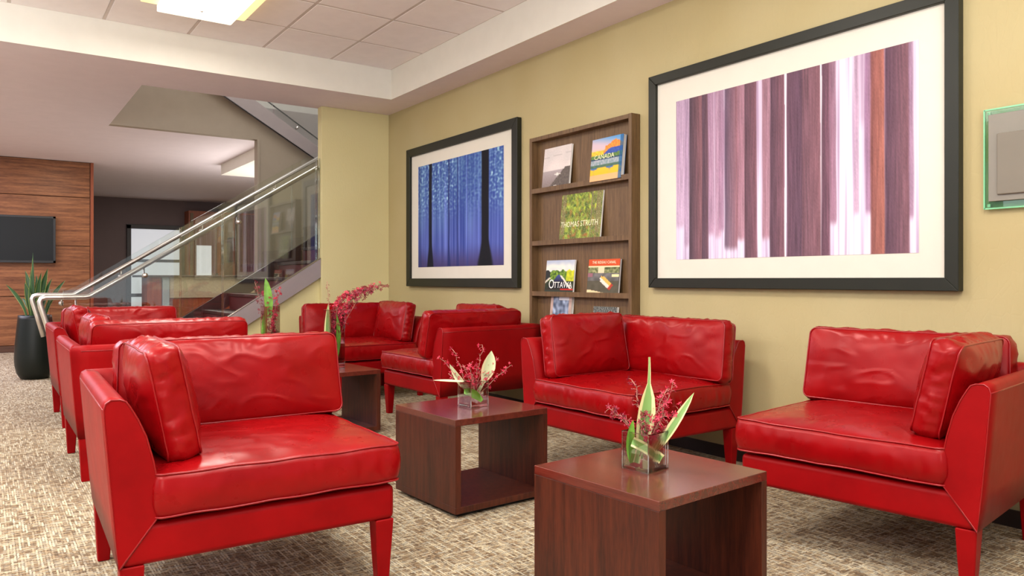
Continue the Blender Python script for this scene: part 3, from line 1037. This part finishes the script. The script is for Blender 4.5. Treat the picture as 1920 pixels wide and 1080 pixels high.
for tip in T4S:
    orchid_spray(L4, wig(side(rng.uniform(-0.02, 0.03), rng.uniform(-0.02, 0.02), 0.04), side(*tip), rng, 0.006, 10), 30, 0.022, 'crimson orchid spray in the leftmost tall vase, its tip %s from the left' % rank(T4S, tip), G4, rng, 0.012, 0.2, FLOWER2 if rng.random() < 0.6 else FLOWER, bare=0.1)

# ------------------------------------------------------------------ framed pictures
def framed(label, y0, y1, z0, z1, fw, matw, img, fn, nu, nv):
    cy, cz = (y0 + y1) / 2, (z0 + z1) / 2
    W_, H_ = y1 - y0, z1 - z0
    D = 0.045
    t = thing('framed_picture', label, 'picture', (WX - 0.001, cy, cz), -PI / 2)
    # local: x to the right seen from the room (towards the camera), y into the wall, z up
    a, b = W_ / 2, H_ / 2
    def bar(p, n):
        bm = bmesh.new()
        A = [bm.verts.new((q[0], -D, q[1])) for q in p]
        B = [bm.verts.new((q[0], 0, q[1])) for q in p]
        bm.faces.new(A); bm.faces.new(list(reversed(B)))
        for k in range(4):
            bm.faces.new((A[k], B[k], B[(k + 1) % 4], A[(k + 1) % 4]))
        bmesh.ops.recalc_face_normals(bm, faces=bm.faces)
        bmesh.ops.bevel(bm, geom=list(bm.edges), offset=0.0025, segments=1, affect='EDGES')
        from_bm(n, bm, FRAMEM, t)
    i, j = a - fw, b - fw
    bar([(-a, b), (a, b), (i, j), (-i, j)], 'frame_bar')
    bar([(-a, -b), (a, -b), (i, -j), (-i, -j)], 'frame_bar')
    bar([(-a, b), (-a, -b), (-i, -j), (-i, j)], 'frame_bar')
    bar([(a, b), (a, -b), (i, -j), (i, j)], 'frame_bar')
    box('mat_board', (-i - 0.003, -0.022, -j - 0.003), (i + 0.003, -0.012, j + 0.003), MATB, t)
    # img: y range and z range in world
    iy0, iy1, iz0, iz1 = img
    picture_mesh('print', iy1 - iy0, iz1 - iz0, nu, nv, fn, PRINT, t, (cy - (iy0 + iy1) / 2, -0.0235, (iz0 + iz1) / 2 - cz), (0, 0, 0))
    return t

def nz(x, y, z=0.0): return noise.noise(Vector((x, y, z)))
# (left edge, right edge, colour at the left, colour at the right, foot)
TRUNKS = [(0.0, 0.045, (150, 126, 150), (160, 136, 158), 0.80), (0.045, 0.075, (140, 116, 140), (150, 128, 150), 0.92),
          (0.172, 0.20, (130, 98, 120), (150, 120, 140), 0.86), (0.205, 0.232, (140, 108, 128), (156, 128, 146), 0.88), (0.222, 0.246, (128, 96, 118), (140, 110, 132), 0.84),
          (0.305, 0.352, (120, 82, 92), (142, 104, 116), 0.90), (0.425, 0.462, (120, 84, 94), (140, 104, 116), 0.90), (0.70, 0.722, (112, 76, 92), (126, 92, 110), 0.84),
          (0.787, 0.803, (148, 120, 142), (158, 132, 152), 0.80), (0.826, 0.850, (128, 96, 124), (120, 86, 104), 0.80), (0.955, 0.982, (110, 78, 100), (132, 104, 124), 0.84),
          (0.071, 0.139, (62, 48, 58), (116, 78, 84), 1.2), (0.138, 0.168, (66, 50, 62), (92, 64, 74), 1.2),
          (0.252, 0.310, (70, 56, 72), (116, 78, 86), 0.95), (0.346, 0.400, (76, 54, 64), (106, 70, 80), 1.2),
          (0.460, 0.519, (70, 50, 62), (108, 72, 82), 1.2), (0.530, 0.600, (84, 58, 72), (78, 56, 70), 1.2), (0.592, 0.663, (94, 66, 76), (110, 74, 82), 1.2), (0.668, 0.698, (74, 50, 62), (104, 70, 84), 1.2),
          (0.845, 0.890, (112, 66, 62), (146, 88, 76), 1.2), (0.893, 0.968, (72, 50, 64), (106, 72, 80), 1.2)]
def purple_art(u, v):
    c = mix((150, 124, 148), (196, 186, 208), sstep(0.3, 0.95, v + 0.2 * nz(u * 14, 0.3, 3)))
    lb = 0.95 * math.exp(-((u - 0.757) / 0.05) ** 4) + 0.75 * math.exp(-((u - 1.0) / 0.045) ** 2) + 0.7 * math.exp(-((u - 0.412) / 0.012) ** 2) + 0.45 * math.exp(-((u - 0.24) / 0.02) ** 2) * (v < 0.12 + 0.1 * nz(u * 60, 1)) + 0.5 * math.exp(-((u - 0.815) / 0.014) ** 2) * sstep(0.3, 0.4, v)
    c = mix(c, (216, 208, 224), lb * (0.85 + 0.4 * nz(u * 70, v * 2, 1)))
    streak = nz(u * 110, v * 1.4, 5)
    c = mix(c, (132, 104, 134), clamp(streak * 0.9))
    c = mix(c, (222, 216, 230), clamp(-streak * 0.7 - 0.05))
    for g in (0.5245, 0.6655):
        if abs(u - g - 0.002 * math.sin(v * 4)) < 0.0035: c = (232, 226, 236)
    for k, (a, b, ca, cb, foot) in enumerate(TRUNKS):
        wob = 0.003 * nz(v * 2.5, k * 3.3)
        a2, b2 = a + wob, b + wob + 0.004 * v
        e = 0.0035
        al = sstep(a2 - e, a2 + e, u) * (1 - sstep(b2 - e, b2 + e, u))
        if al <= 0: continue
        al *= 1 - sstep(foot - 0.03, foot + 0.02, v + 0.012 * nz(u * 80, 3, k))
        t = (u - a2) / (b2 - a2)
        tc = mix(ca, cb, t)
        sh = 1 + 0.22 * nz(u * 170, v * 5, k + 9) + 0.12 * nz(u * 330, v * 160, 2) + (0.12 if foot < 1 else 0) * v
        c = mix(c, tuple(q * sh for q in tc), al * (0.96 if foot > 1 else 0.85))
    return tuple(q * 1.08 + 8 for q in c)
def blue_art(u, v):
    c = mix((70, 100, 160), (84, 98, 174), sstep(0.2, 0.8, v))
    lum = 0.5 + 0.5 * nz(u * 7, v * 1.2, 3)
    c = mix(c, (150, 200, 226), clamp(1.2 * (lum - 0.45)) * (1 - sstep(0.55, 0.85, v)))
    lf = nz(u * 46, v * 46, 2)
    c = mix(c, (176, 220, 232), clamp(lf * 1.2) * (1 - sstep(0.35, 0.6, v)) * (0.4 + 0.8 * (abs(u - 0.3) < 0.18 or u > 0.86 or u < 0.1)))
    c = mix(c, (48, 66, 150), clamp(-lf * 1.0) * (1 - sstep(0.35, 0.65, v)))
    st_ = nz(u * 55, v * 0.8, 7)
    c = mix(c, (40, 60, 140), clamp(st_ * 1.1))
    c = mix(c, (120, 140, 226), clamp(-st_ * 0.8))
    c = mix(c, (70, 62, 110), sstep(0.78, 1.02, v + 0.05 * nz(u * 12, 1)))
    for p, hw, col, a0 in ((0.165, 0.022, (22, 24, 40), 1), (0.81, 0.042, (22, 22, 30), 1), (0.40, 0.010, (34, 44, 100), 0.75), (0.505, 0.008, (38, 50, 110), 0.6), (0.02, 0.015, (40, 54, 110), 0.5), (0.62, 0.006, (50, 64, 130), 0.5)):
        flare = hw * (1 + 1.2 * sstep(0.75, 1.05, v))
        d = abs(u - p - 0.004 * nz(v * 5, p * 9)) / flare
        c = mix(c, col, (1 - sstep(0.7, 1.1, d)) * a0)
    return c
framed('large dark-framed picture of blurred purple forest trunks above the right-hand armchair', 1.525, 3.335, 0.950, 2.247, 0.058, 0.1, (1.700, 3.125, 1.118, 2.060), purple_art, 360, 110)
framed('square dark-framed picture of a blue misty forest, left of the magazine rack', 4.735, 6.590, 0.935, 2.252, 0.075, 0.1, (4.945, 6.380, 1.115, 2.066), blue_art, 220, 150)

# ------------------------------------------------------------------ magazine rack
RD = 0.077
ra = thing('magazine_rack', 'tall brown wooden magazine rack fixed to the wall between the two forest pictures', 'rack', (WX, 3.99, 0))
ry0, ry1, rz0, rz1 = -0.54, 0.54, 0.36, 2.047
box('back_panel', (-0.018, ry0 + 0.02, rz0 + 0.02), (-0.001, ry1 - 0.02, rz1 - 0.02), RACKWOOD, ra)
box('side_panel', (-RD, ry0, rz0), (-0.001, ry0 + 0.028, rz1), RACKWOOD, ra, bev=0.002)
box('side_panel', (-RD, ry1 - 0.028, rz0), (-0.001, ry1, rz1), RACKWOOD, ra, bev=0.002)
box('top_panel', (-RD, ry0 + 0.028, rz1 - 0.03), (-0.001, ry1 - 0.028, rz1 - 0.001), RACKWOOD, ra, bev=0.002)
box('bottom_panel', (-RD, ry0 + 0.028, rz0), (-0.001, ry1 - 0.028, rz0 + 0.028), RACKWOOD, ra, bev=0.002)
SHZ = [1.668, 1.283, 0.913, 0.555]
for z in SHZ:
    bm = bmesh.new()
    bm_box(bm, (-RD + 0.002, ry0 + 0.028, z - 0.034), (-0.018, ry1 - 0.028, z - 0.020))
    bm_box(bm, (-RD + 0.002, ry0 + 0.028, z - 0.020), (-RD + 0.012, ry1 - 0.028, z))
    from_bm('shelf', bm, RACKWOOD, ra)

WHITEINK = plain('white_ink', (245, 242, 236), 0.5)
YELINK = plain('pale_yellow_ink', (228, 226, 190), 0.5)
def book(label, yl, yr, z_, h_, thick, fn, nu, nv, texts=(), pages=PAGES, lean=6, mat2=None):
    """yl: picture-left edge (larger y); yr: picture-right edge"""
    w_ = yl - yr
    t = thing('book', label, 'book', (WX - 0.052, (yl + yr) / 2, z_ - 0.0205), -PI / 2, 'books on the magazine rack')
    t.rotation_euler = (math.radians(-lean), 0, -PI / 2)
    bm = bmesh.new()
    bm_box(bm, (-w_ / 2 + 0.002, -thick + 0.0025, 0.002), (w_ / 2 - 0.002, -0.002, h_ - 0.002))
    from_bm('pages', bm, pages, t)
    box('back_cover', (-w_ / 2, -0.002, 0), (w_ / 2, 0, h_), mat2 or pages, t)
    box('front_board', (-w_ / 2, -thick, 0), (w_ / 2, -thick + 0.0022, h_), mat2 or pages, t)
    picture_mesh('front_cover', w_, h_, nu, nv, fn, COVER, t, (0, -thick - 0.0005, h_ / 2), (0, 0, 0))
    for body, size, x, z, mat, sx in texts:
        text('lettering', body, size, mat, t, (x, -thick - 0.001, z), (0, 0, 0), 'CENTER', 0.0002, sx)
    return t
def cov_road(u, v):
    c = mix((206, 198, 196), (226, 212, 208), nz(u * 3, v * 3, 1) + 0.5)
    c = mix(c, (176, 166, 166), 0.6 * (abs(v - 0.23 + 0.05 * u) < 0.008))
    hill = 0.56 + 0.05 * nz(u * 4, 0, 8)
    if v > hill: c = mix((170, 158, 160), (132, 118, 116), (v - hill) * 2.5)
    road = 0.95 - 0.75 * (v - 0.4)
    if v > 0.5 and u > 1.05 - 1.25 * (v - 0.42) - 0.12 and v > 0.5: c = mix((110, 100, 94), (86, 78, 74), nz(u * 20, v * 20, 3) + 0.5)
    if (u - 0.55) ** 2 / 0.012 + (v - 0.66) ** 2 / 0.0006 < 1: c = (226, 220, 212)
    if (u - 0.5) ** 2 / 0.02 + (v - 0.96) ** 2 / 0.001 < 1: c = (226, 220, 212)
    return tuple(q + 10 * nz(u * 40, v * 40, 6) for q in c)
def cov_canada(u, v):
    c = mix((84, 150, 206), (208, 184, 196), sstep(0.0, 0.32, v + 0.18 * (1 - u)))
    c = mix(c, (244, 196, 120), sstep(0.2, 0.36, v - 0.05 * u))
    rid = 0.22 - 0.14 * math.exp(-((u - 0.76) / 0.2) ** 2) + 0.07 * (u < 0.45) + 0.02 * nz(u * 14, 0, 2)
    if v > rid:
        c = mix((236, 162, 60), (214, 120, 60), nz(u * 25, v * 25, 5) + 0.5)
        if u < 0.4: c = mix((244, 206, 60), (222, 170, 60), nz(u * 18, v * 18, 1) + 0.5)
    blue = 0.26 + 0.18 * (1 - sstep(0.25, 0.65, u))
    if v > blue: c = mix((48, 74, 160), (70, 96, 170), nz(u * 20, v * 20, 8) + 0.5)
    if v > 0.40 - 0.02 * u: c = mix((70, 104, 60), (110, 140, 70), nz(u * 26, v * 14, 4) + 0.6)
    if v > 0.47: c = (44, 70, 96)
    if v > 0.51: c = mix((176, 176, 186), (120, 146, 150), nz(u * 18, v * 18, 2) + 0.5)
    if v > 0.62: c = mix((70, 102, 92), (92, 120, 92), nz(u * 12, v * 20, 2) + 0.5)
    if v > 0.69: c = mix((70, 110, 170), (244, 186, 50), sstep(-0.1, 0.2, nz(u * 4, v * 3, 11) + 0.3 * (v > 0.72)))
    if v > 0.86: c = (232, 176, 124)
    if u > 0.9: c = mix(c, (26, 84, 140), 0.7)
    return c
def cov_forest(u, v):
    c = mix((84, 92, 40), (150, 170, 60), nz(u * 9, v * 6, 1) + 0.5)
    c = mix(c, (196, 214, 60), clamp(nz(u * 16, v * 9, 3) * 1.6) * (1 - sstep(0.3, 0.8, v)))
    c = mix(c, (58, 84, 30), clamp(nz(u * 22, v * 14, 5) * 1.6))
    c = mix(c, (150, 96, 46), clamp(nz(u * 14, v * 12, 7) * 1.5) * (0.4 + 0.8 * v))
    for p, hw in ((0.05, 0.03), (0.1, 0.014), (0.76, 0.02), (0.9, 0.035), (0.83, 0.012), (0.96, 0.02)):
        if abs(u - p) < hw: c = mix(c, (120, 106, 78), 0.7 if v < 0.85 else 0.3)
    return mix(c, (216, 220, 170), clamp(nz(u * 60, v * 60, 9) * 0.8))
def cov_ottawa(u, v):
    c = mix((176, 184, 204), (226, 226, 216), sstep(0.0, 0.22, v) + 0.4 * nz(u * 6, v * 10, 1))
    tl = 0.30 + 0.06 * nz(u * 9, 0, 4)
    if v > tl:
        c = mix((52, 84, 30), (140, 170, 50), nz(u * 16, v * 16, 3) + 0.5)
        if u > 0.74 and v < 0.62: c = mix((206, 206, 40), (150, 160, 40), nz(u * 12, v * 12, 2) + 0.3)
        if u < 0.16 and v < 0.6: c = (38, 40, 38)
    if v > 0.42 and abs(u - 0.48) < (v - 0.38) * 0.85: c = mix((66, 78, 146), (30, 30, 44), (v - 0.42) * 4)
    if v > 0.45 and abs(u - 0.52 - (v - 0.42) * 0.95) < 0.035: c = (226, 214, 200)
    if v > 0.6 and not (abs(u - 0.52 - (v - 0.42) * 0.95) < 0.035): c = mix(c, (26, 26, 26), 0.75)
    if v < 0.78 and v > 0.5 and abs(u + v * 1.2 - 0.78) < 0.035: c = (214, 204, 186)
    if 0.82 < v < 0.87: c = (190, 40, 30) if u > 0.55 else (50, 42, 30)
    if v > 0.87: c = (50, 56, 44)
    return c
def cov_canal(u, v):
    if v < 0.19: return (202, 78, 34)
    if v < 0.225: return (238, 214, 170)
    if v > 0.955: return (196, 84, 40)
    if v > 0.90 - 0.05 * math.cos(u * 4): return (232, 204, 158)
    c = mix((86, 84, 80), (120, 116, 116), nz(u * 8, v * 8, 2) + 0.5)
    if v > 0.6: c = mix(c, (76, 70, 48), 0.7)
    if v < 0.38:
        c = mix((70, 80, 44), (170, 168, 120), nz(u * 14, v * 14, 6) + 0.5)
        if 0.32 < u < 0.52: c = (224, 206, 168)
    a = (u - 0.42) * 0.78 + (v - 0.50) * 0.62
    b = -(u - 0.42) * 0.62 + (v - 0.50) * 0.78
    if 0 < a < 0.46 and abs(b) < 0.09 - 0.04 * (a < 0.06):
        c = (226, 176, 84) if b < 0 else (240, 220, 208)
        if a > 0.38: c = (176, 60, 44)
    if u > 0.78 and 0.42 < v < 0.49: c = (222, 214, 160)
    if u < 0.16 and 0.38 < v < 0.5: c = (150, 100, 110)
    return c
def cov_winter(u, v):
    c = mix((60, 70, 90), (170, 184, 210), nz(u * 7, v * 9, 3) + 0.5)
    if v < 0.1 and u > 0.4: c = (226, 226, 232)
    if 0.42 < v < 0.52: c = mix(c, (56, 120, 160), 0.8)
    if v > 0.52: c = (204, 178, 130)
    if v > 0.68: c = (214, 176, 158)
    if u < 0.12 or u > 0.88: c = mix(c, (196, 160, 140), 0.8)
    return c
def cov_grey(u, v):
    return mix((52, 54, 52), (150, 152, 146), clamp(nz(u * 22, v * 60, 3) * 1.4 + 0.4))
BLUEC = plain('blue_book_board', (28, 84, 140), 0.4)
BLACKC = plain('dark_book_board', (36, 30, 34), 0.4)
book('grey and white book with a road photograph, top left on the magazine rack', 4.395, 4.085, SHZ[0], 0.305, 0.014, cov_road, 44, 44)
book('thick CANADA book with orange mountains, top right on the magazine rack', 3.845, 3.545, SHZ[0], 0.285, 0.030, cov_canada, 60, 60,
     (('CANADA', 0.044, -0.022, 0.145, YELINK, 1.05),), mat2=BLUEC)
book('large green forest book alone on the second shelf of the magazine rack', 4.195, 3.765, SHZ[1], 0.335, 0.012, cov_forest, 90, 70,
     (('THOMAS STRUTH', 0.056, -0.01, 0.103, YELINK, 0.88),))
book('small OTTAWA book with a canal view, third shelf left', 4.365, 4.045, SHZ[2], 0.245, 0.012, cov_ottawa, 60, 50,
     (('O', 0.095, -0.085, 0.042, WHITEINK, 0.85), ('TTAWA', 0.062, 0.045, 0.047, WHITEINK, 0.92)))
book('orange-banded canal boat book, third shelf right', 3.89, 3.585, SHZ[2], 0.242, 0.018, cov_canal, 60, 56,
     (('THE RIDEAU CANAL', 0.026, 0.0, 0.212, YELINK, 0.98),), mat2=BLACKC)
book('small book with an icy blue scene on its cover, fourth shelf left', 4.315, 4.08, SHZ[3], 0.35, 0.022, cov_winter, 44, 60)
book('flat dark grey book just showing above the armchair, fourth shelf right', 3.85, 3.62, SHZ[3], 0.285, 0.018, cov_grey, 60, 60)

# ------------------------------------------------------------------ wall sign at the right edge
sg = thing('wall_sign', 'square green-edged glass wall sign with a grey plate, at the right edge', 'sign', (WX, 1.22, 1.494), -PI / 2)
box('glass_plate', (-0.215, -0.022, -0.203), (0.235, -0.016, 0.203), SIGNGLASS, sg)
bm = bmesh.new()
for a, b in (((-0.218, -0.023, -0.205), (-0.212, -0.015, 0.205)), ((0.232, -0.023, -0.205), (0.238, -0.015, 0.205)), ((-0.215, -0.023, 0.200), (0.235, -0.015, 0.206)), ((-0.215, -0.023, -0.206), (0.235, -0.015, -0.200))):
    bm_box(bm, a, b)
from_bm('glass_edge', bm, plain('green_glass_edge', (120, 190, 140), 0.25), sg)
box('grey_plate', (-0.195, -0.034, -0.175), (0.215, -0.023, 0.180), SIGNG, sg, bev=0.002)
box('inner_plate', (-0.160, -0.044, -0.150), (0.180, -0.034, 0.098), SIGNG2, sg, bev=0.004)
for sx in (-0.2, 0.22):
    for sz in (-0.19, 0.19):
        box('standoff', (sx - 0.006, -0.016, sz - 0.006), (sx + 0.006, 0.0, sz + 0.006), STEEL, sg)

# ------------------------------------------------------------------ ceiling light
cl = thing('ceiling_light', 'glowing square ceiling light of two stacked glass plates, top left', 'light', (1.23, 5.39, CZ), 0)
box('canopy', (-0.10, -0.10, -0.03), (0.10, 0.10, -0.003), STEEL, cl)
box('upper_plate', (-0.34, -0.32, -0.050), (0.36, 0.33, -0.030), LAMPY, cl, bev=0.004)
box('lower_plate', (-0.235, -0.32, -0.096), (0.265, 0.34, -0.050), LAMPW, cl, bev=0.006)
lathe('finial', [(0.003, -0.110), (0.012, -0.106), (0.012, -0.098), (0.006, -0.094)], STEEL, cl, 12, (0.015, 0.13, 0))

# ------------------------------------------------------------------ staircase
stc = thing('staircase', 'straight staircase with steel side and dark treads climbing right behind the lounge', 'staircase', (0.9, 7.8, 0))
ox, oy = 0.9, 7.8
def P2(x): return x - ox
x0s = 2.70 - 1.214 / SL
poly = [(x0s - ox, 0.0), (2.692 - ox, ztop(2.692)), (2.692 - ox, zbot(2.692)), (xb0 - ox, 0.0)]
prism('stringer', poly, 'y', 7.075 - oy, 7.122 - oy, STRINGER, stc)
tube('stringer_edge', [(x0s - ox, 7.074 - oy, 0.006), (2.69 - ox, 7.074 - oy, ztop(2.69))], 0.006, STEEL, stc)
def zf(x): return ztop(x)
prism('stringer', [(x0s - ox, 0.0), (4.3 - ox, ztop(4.3)), (4.3 - ox, zbot(4.3)), (xb0 - ox, 0.0)], 'y', 8.50 - oy, 8.54 - oy, TREADM, stc)
RIS, RUN = 0.1705, 0.2706
for k in range(11):
    xa = 1.12 + RUN * k
    z = RIS * (k + 1)
    box('tread', (xa - 0.02 - ox, 7.185 - oy, z - 0.035), (xa + RUN - ox, 8.498 - oy, z), TREADM, stc, bev=0.006)
    box('riser', (xa - ox, 7.185 - oy, z - RIS), (xa + 0.012 - ox, 8.498 - oy, z - 0.035), MAROON, stc)
box('landing', (4.10 - ox, 7.185 - oy, 1.86), (5.6 - ox, 9.19 - oy, 2.046), TREADM, stc)
box('landing_post', (5.4 - ox, 8.9 - oy, 0), (5.5 - ox, 9.0 - oy, 1.86), STRINGER, stc)

def rail(label, Y, yoff, xturn, zflat, xend, xg0, joints, zg0, dropdir):
    t = thing('glass_balustrade', label, 'railing', (xg0, Y, 0), 0)
    def g(x): return x - xg0
    zr = lambda x: zflat + SL * (x - xturn)
    xs = [xg0] + joints
    for a, b in zip(xs, xs[1:]):
        a2, b2 = a + 0.006, b - 0.006
        top = lambda x: (zflat + 0.055 if x < xturn - 0.05 else zr(x) + 0.085)
        bot = lambda x: max(0.015, ztop(x) - 0.06)
        pts = [(g(a2), bot(a2)), (g(b2), bot(b2)), (g(b2), top(b2)), (g(a2), top(a2))]
        if a2 < x0s < b2: pts.insert(1, (g(x0s + 0.09), 0.015))
        if a2 < xturn < b2: pts.insert(-1, (g(xturn + 0.02), zflat + 0.075))
        o = prism('glass_panel', pts, 'y', -0.006, 0.006, PANEGLASS, t)
        bm = bmesh.new()
        bm_box(bm, (g(a2) - 0.002, -0.0065, bot(a2)), (g(a2) + 0.001, 0.0065, top(a2)))
        bm_box(bm, (g(b2) - 0.001, -0.0065, bot(b2)), (g(b2) + 0.002, 0.0065, top(b2)))
        from_bm('glass_edge', bm, EDGEGLASS, o)
    pts = []
    e = xturn - 0.345
    # rounded return hanging down at the foot end
    pts += [(g(e + 0.095), yoff, zflat - 0.40), (g(e + 0.045), yoff, zflat - 0.20), (g(e + 0.008), yoff, zflat - 0.07), (g(e + 0.003), yoff, zflat - 0.035), (g(e + 0.015), yoff, zflat - 0.01), (g(e + 0.045), yoff, zflat)]
    pts += [(g(xturn - 0.02), yoff, zflat), (g(xturn + 0.01), yoff, zflat + 0.006), (g(xend), yoff, zr(xend))]
    tube('handrail', pts, 0.0215, STEEL, t, 12)
    bx = [xg0 + 0.10] + [xturn + 0.42 + 0.78 * k for k in range(6)]
    for x in bx:
        if x > xend - 0.1: continue
        zz = zflat if x < xturn else zr(x)
        bm = bmesh.new()
        bm_tube(bm, [(g(x), -0.022, zz - 0.085), (g(x), 0.022, zz - 0.085)], 0.022, 10)
        bm_tube(bm, [(g(x), yoff * 0.6, zz - 0.085), (g(x), yoff, zz - 0.08), (g(x), yoff, zz - 0.018)], 0.007, 8)
        from_bm('bracket', bm, STEEL, t, True)
    return t
rail('glass balustrade with steel handrail on the near side of the stairs', 7.098, 0.055, 0.72, 0.855, 2.692, 0.53, [1.78, 2.655, 2.69], 0, 0)
rail('glass balustrade with steel handrail on the far side of the stairs', 8.58, -0.055, 0.73, 0.850, 4.2, 0.53, [1.72, 2.92, 4.12], 0, 0)

# upper flight, climbing back to the left
uf = thing('upper_flight', 'steel-sided upper stair flight seen through the ceiling opening', 'staircase', (2.8, 9.15, 2.8))
prism('stringer', [(1.2 - 2.8, ulow(1.2) - 2.8), (4.5 - 2.8, ulow(4.5) - 2.8), (4.5 - 2.8, uhigh(4.5) - 2.8), (1.2 - 2.8, uhigh(1.2) - 2.8)], 'y', 0.0, 0.049, STRINGER, uf)
tube('stringer_dark_bead', [(1.2 - 2.8, 0.0, ulow(1.2) - 2.8), (4.5 - 2.8, 0.0, ulow(4.5) - 2.8)], 0.007, BLACK, uf, 6)  # dark bead along the stringer's lower edge
up = [(1.6, 3.9)]
gp = thing('upper_glass_balustrade', 'glass balustrade of the upper stair flight beside the khaki column', 'railing', (2.8, 9.20, 2.8))
for a, b in ((1.5, 2.9), (2.92, 4.3)):
    prism('glass_panel', [(a - 2.8, uhigh(a) - 2.82), (b - 2.8, uhigh(b) - 2.82), (b - 2.8, uhigh(b) - 2.8 + 0.95), (a - 2.8, uhigh(a) - 2.8 + 0.95)], 'y', 0.012, 0.022, PANEGLASS, gp)
tube('handrail', [(1.5 - 2.8, 0.07, uhigh(1.5) - 2.8 + 0.86), (4.3 - 2.8, 0.07, uhigh(4.3) - 2.8 + 0.86)], 0.02, STEEL, gp, 10)
tube('lower_rail', [(1.5 - 2.8, 0.05, uhigh(1.5) - 2.8 + 0.14), (4.3 - 2.8, 0.05, uhigh(4.3) - 2.8 + 0.14)], 0.009, BLACK, gp, 8)
for x in (2.2, 3.2, 4.0):
    tube('standoff', [(x - 2.8, -0.01, uhigh(x) - 2.8 + 0.07), (x - 2.8, 0.05, uhigh(x) - 2.8 + 0.07)], 0.016, STEEL, gp, 10)

# ------------------------------------------------------------------ television
tv = thing('television', 'wide black flat television on the walnut wall, at the left edge', 'television', (0.22, 12.392, 1.555), 0)
box('housing', (-0.62, -0.06, -0.325), (0.62, 0.0, 0.325), BLACK, tv, bev=0.006)
bm = bmesh.new()
for a, b in (((-0.62, -0.068, 0.295), (0.62, -0.058, 0.325)), ((-0.62, -0.068, -0.325), (0.62, -0.058, -0.292)), ((-0.62, -0.068, -0.325), (-0.59, -0.058, 0.325)), ((0.59, -0.068, -0.325), (0.62, -0.058, 0.325))):
    bm_box(bm, a, b, 0.002, 1)
from_bm('bezel', bm, BLACK, tv)
box('screen', (-0.59, -0.063, -0.29), (0.59, -0.060, 0.294), SCREEN, tv)

# ------------------------------------------------------------------ reception desk
rd = thing('reception_desk', 'reception desk with dark top, stone front and orange wood base behind the stairs', 'desk', (2.9, 12.8, 0))
box('worktop', (-0.98, -0.38, 1.035), (1.6, 0.3, 1.065), GRANITE, rd, bev=0.004)
box('end_panel', (-0.86, -0.28, 0), (-0.655, 0.2, 1.035), COUNTERWOOD, rd, bev=0.003)
box('post', (-0.650, -0.32, 0), (-0.555, 0.2, 1.035), GREYPOST, rd, bev=0.004)
box('stone_front', (-0.55, -0.30, 0.715), (1.5, 0.2, 1.035), STONE, rd, bev=0.004)
box('base_front', (-0.55, -0.27, 0), (1.5, 0.2, 0.712), COUNTERWOOD, rd, bev=0.004)
box('monitor', (0.2, 0.0, 1.0655), (0.24, 0.02, 1.1), BLACK, rd)

# ------------------------------------------------------------------ potted plant
px_, py_ = 0.435, 9.02
pot = thing('planter', 'tall dark rounded planter beside the foot of the stairs, at left', 'planter', (px_, py_, 0))
lathe('pot_body', [(0.100, 0.0), (0.128, 0.01), (0.158, 0.06), (0.176, 0.14), (0.180, 0.21), (0.174, 0.34), (0.160, 0.50), (0.150, 0.60), (0.146, 0.640), (0.138, 0.640), (0.138, 0.60)], POTM, pot, 36)
lathe('soil', [(0.02, 0.598), (0.138, 0.600), (0.137, 0.606), (0.02, 0.612)], SOIL, pot, 24)
pl = thing('snake_plant', 'green sword-leaved plant growing in the tall dark planter', 'plant', (px_, py_, 0.61))
pr = random.Random(5)
spec = [(-0.20, 0.20, 0.10), (-0.13, 0.48, 0.05), (-0.06, 0.36, -0.05), (-0.02, 0.66, 0.0), (0.04, 0.42, 0.06), (0.09, 0.46, -0.04), (0.13, 0.40, 0.05), (0.16, 0.30, -0.08), (0.02, 0.34, -0.1), (-0.09, 0.30, 0.1), (0.21, 0.38, 0.12), (-0.05, 0.44, 0.09), (0.07, 0.32, 0.1), (0.0, 0.50, -0.05), (-0.28, 0.34, 0.0), (0.11, 0.5, 0.02)]
for a, h, d in spec:
    b0 = side(a * 0.28, d * 0.5, 0.0)
    tip = side(a * 1.05, d * 1.2, h)
    bm = bmesh.new()
    ang = pr.uniform(-0.6, 0.6)
    leaf_mesh(bm, curve3(b0, tip, side(-a * 0.15, 0, 0.03 * abs(a)), 10), pr.uniform(0.045, 0.062), lambda f: (0.55 + 0.9 * f if f < 0.5 else 1.0 * max(0.03, (1 - ((f - 0.5) / 0.5) ** 2.2))), side(math.sin(ang), -math.cos(ang), 0.1), 0.2)
    from_bm('leaf', bm, SNAKE, pl, True)
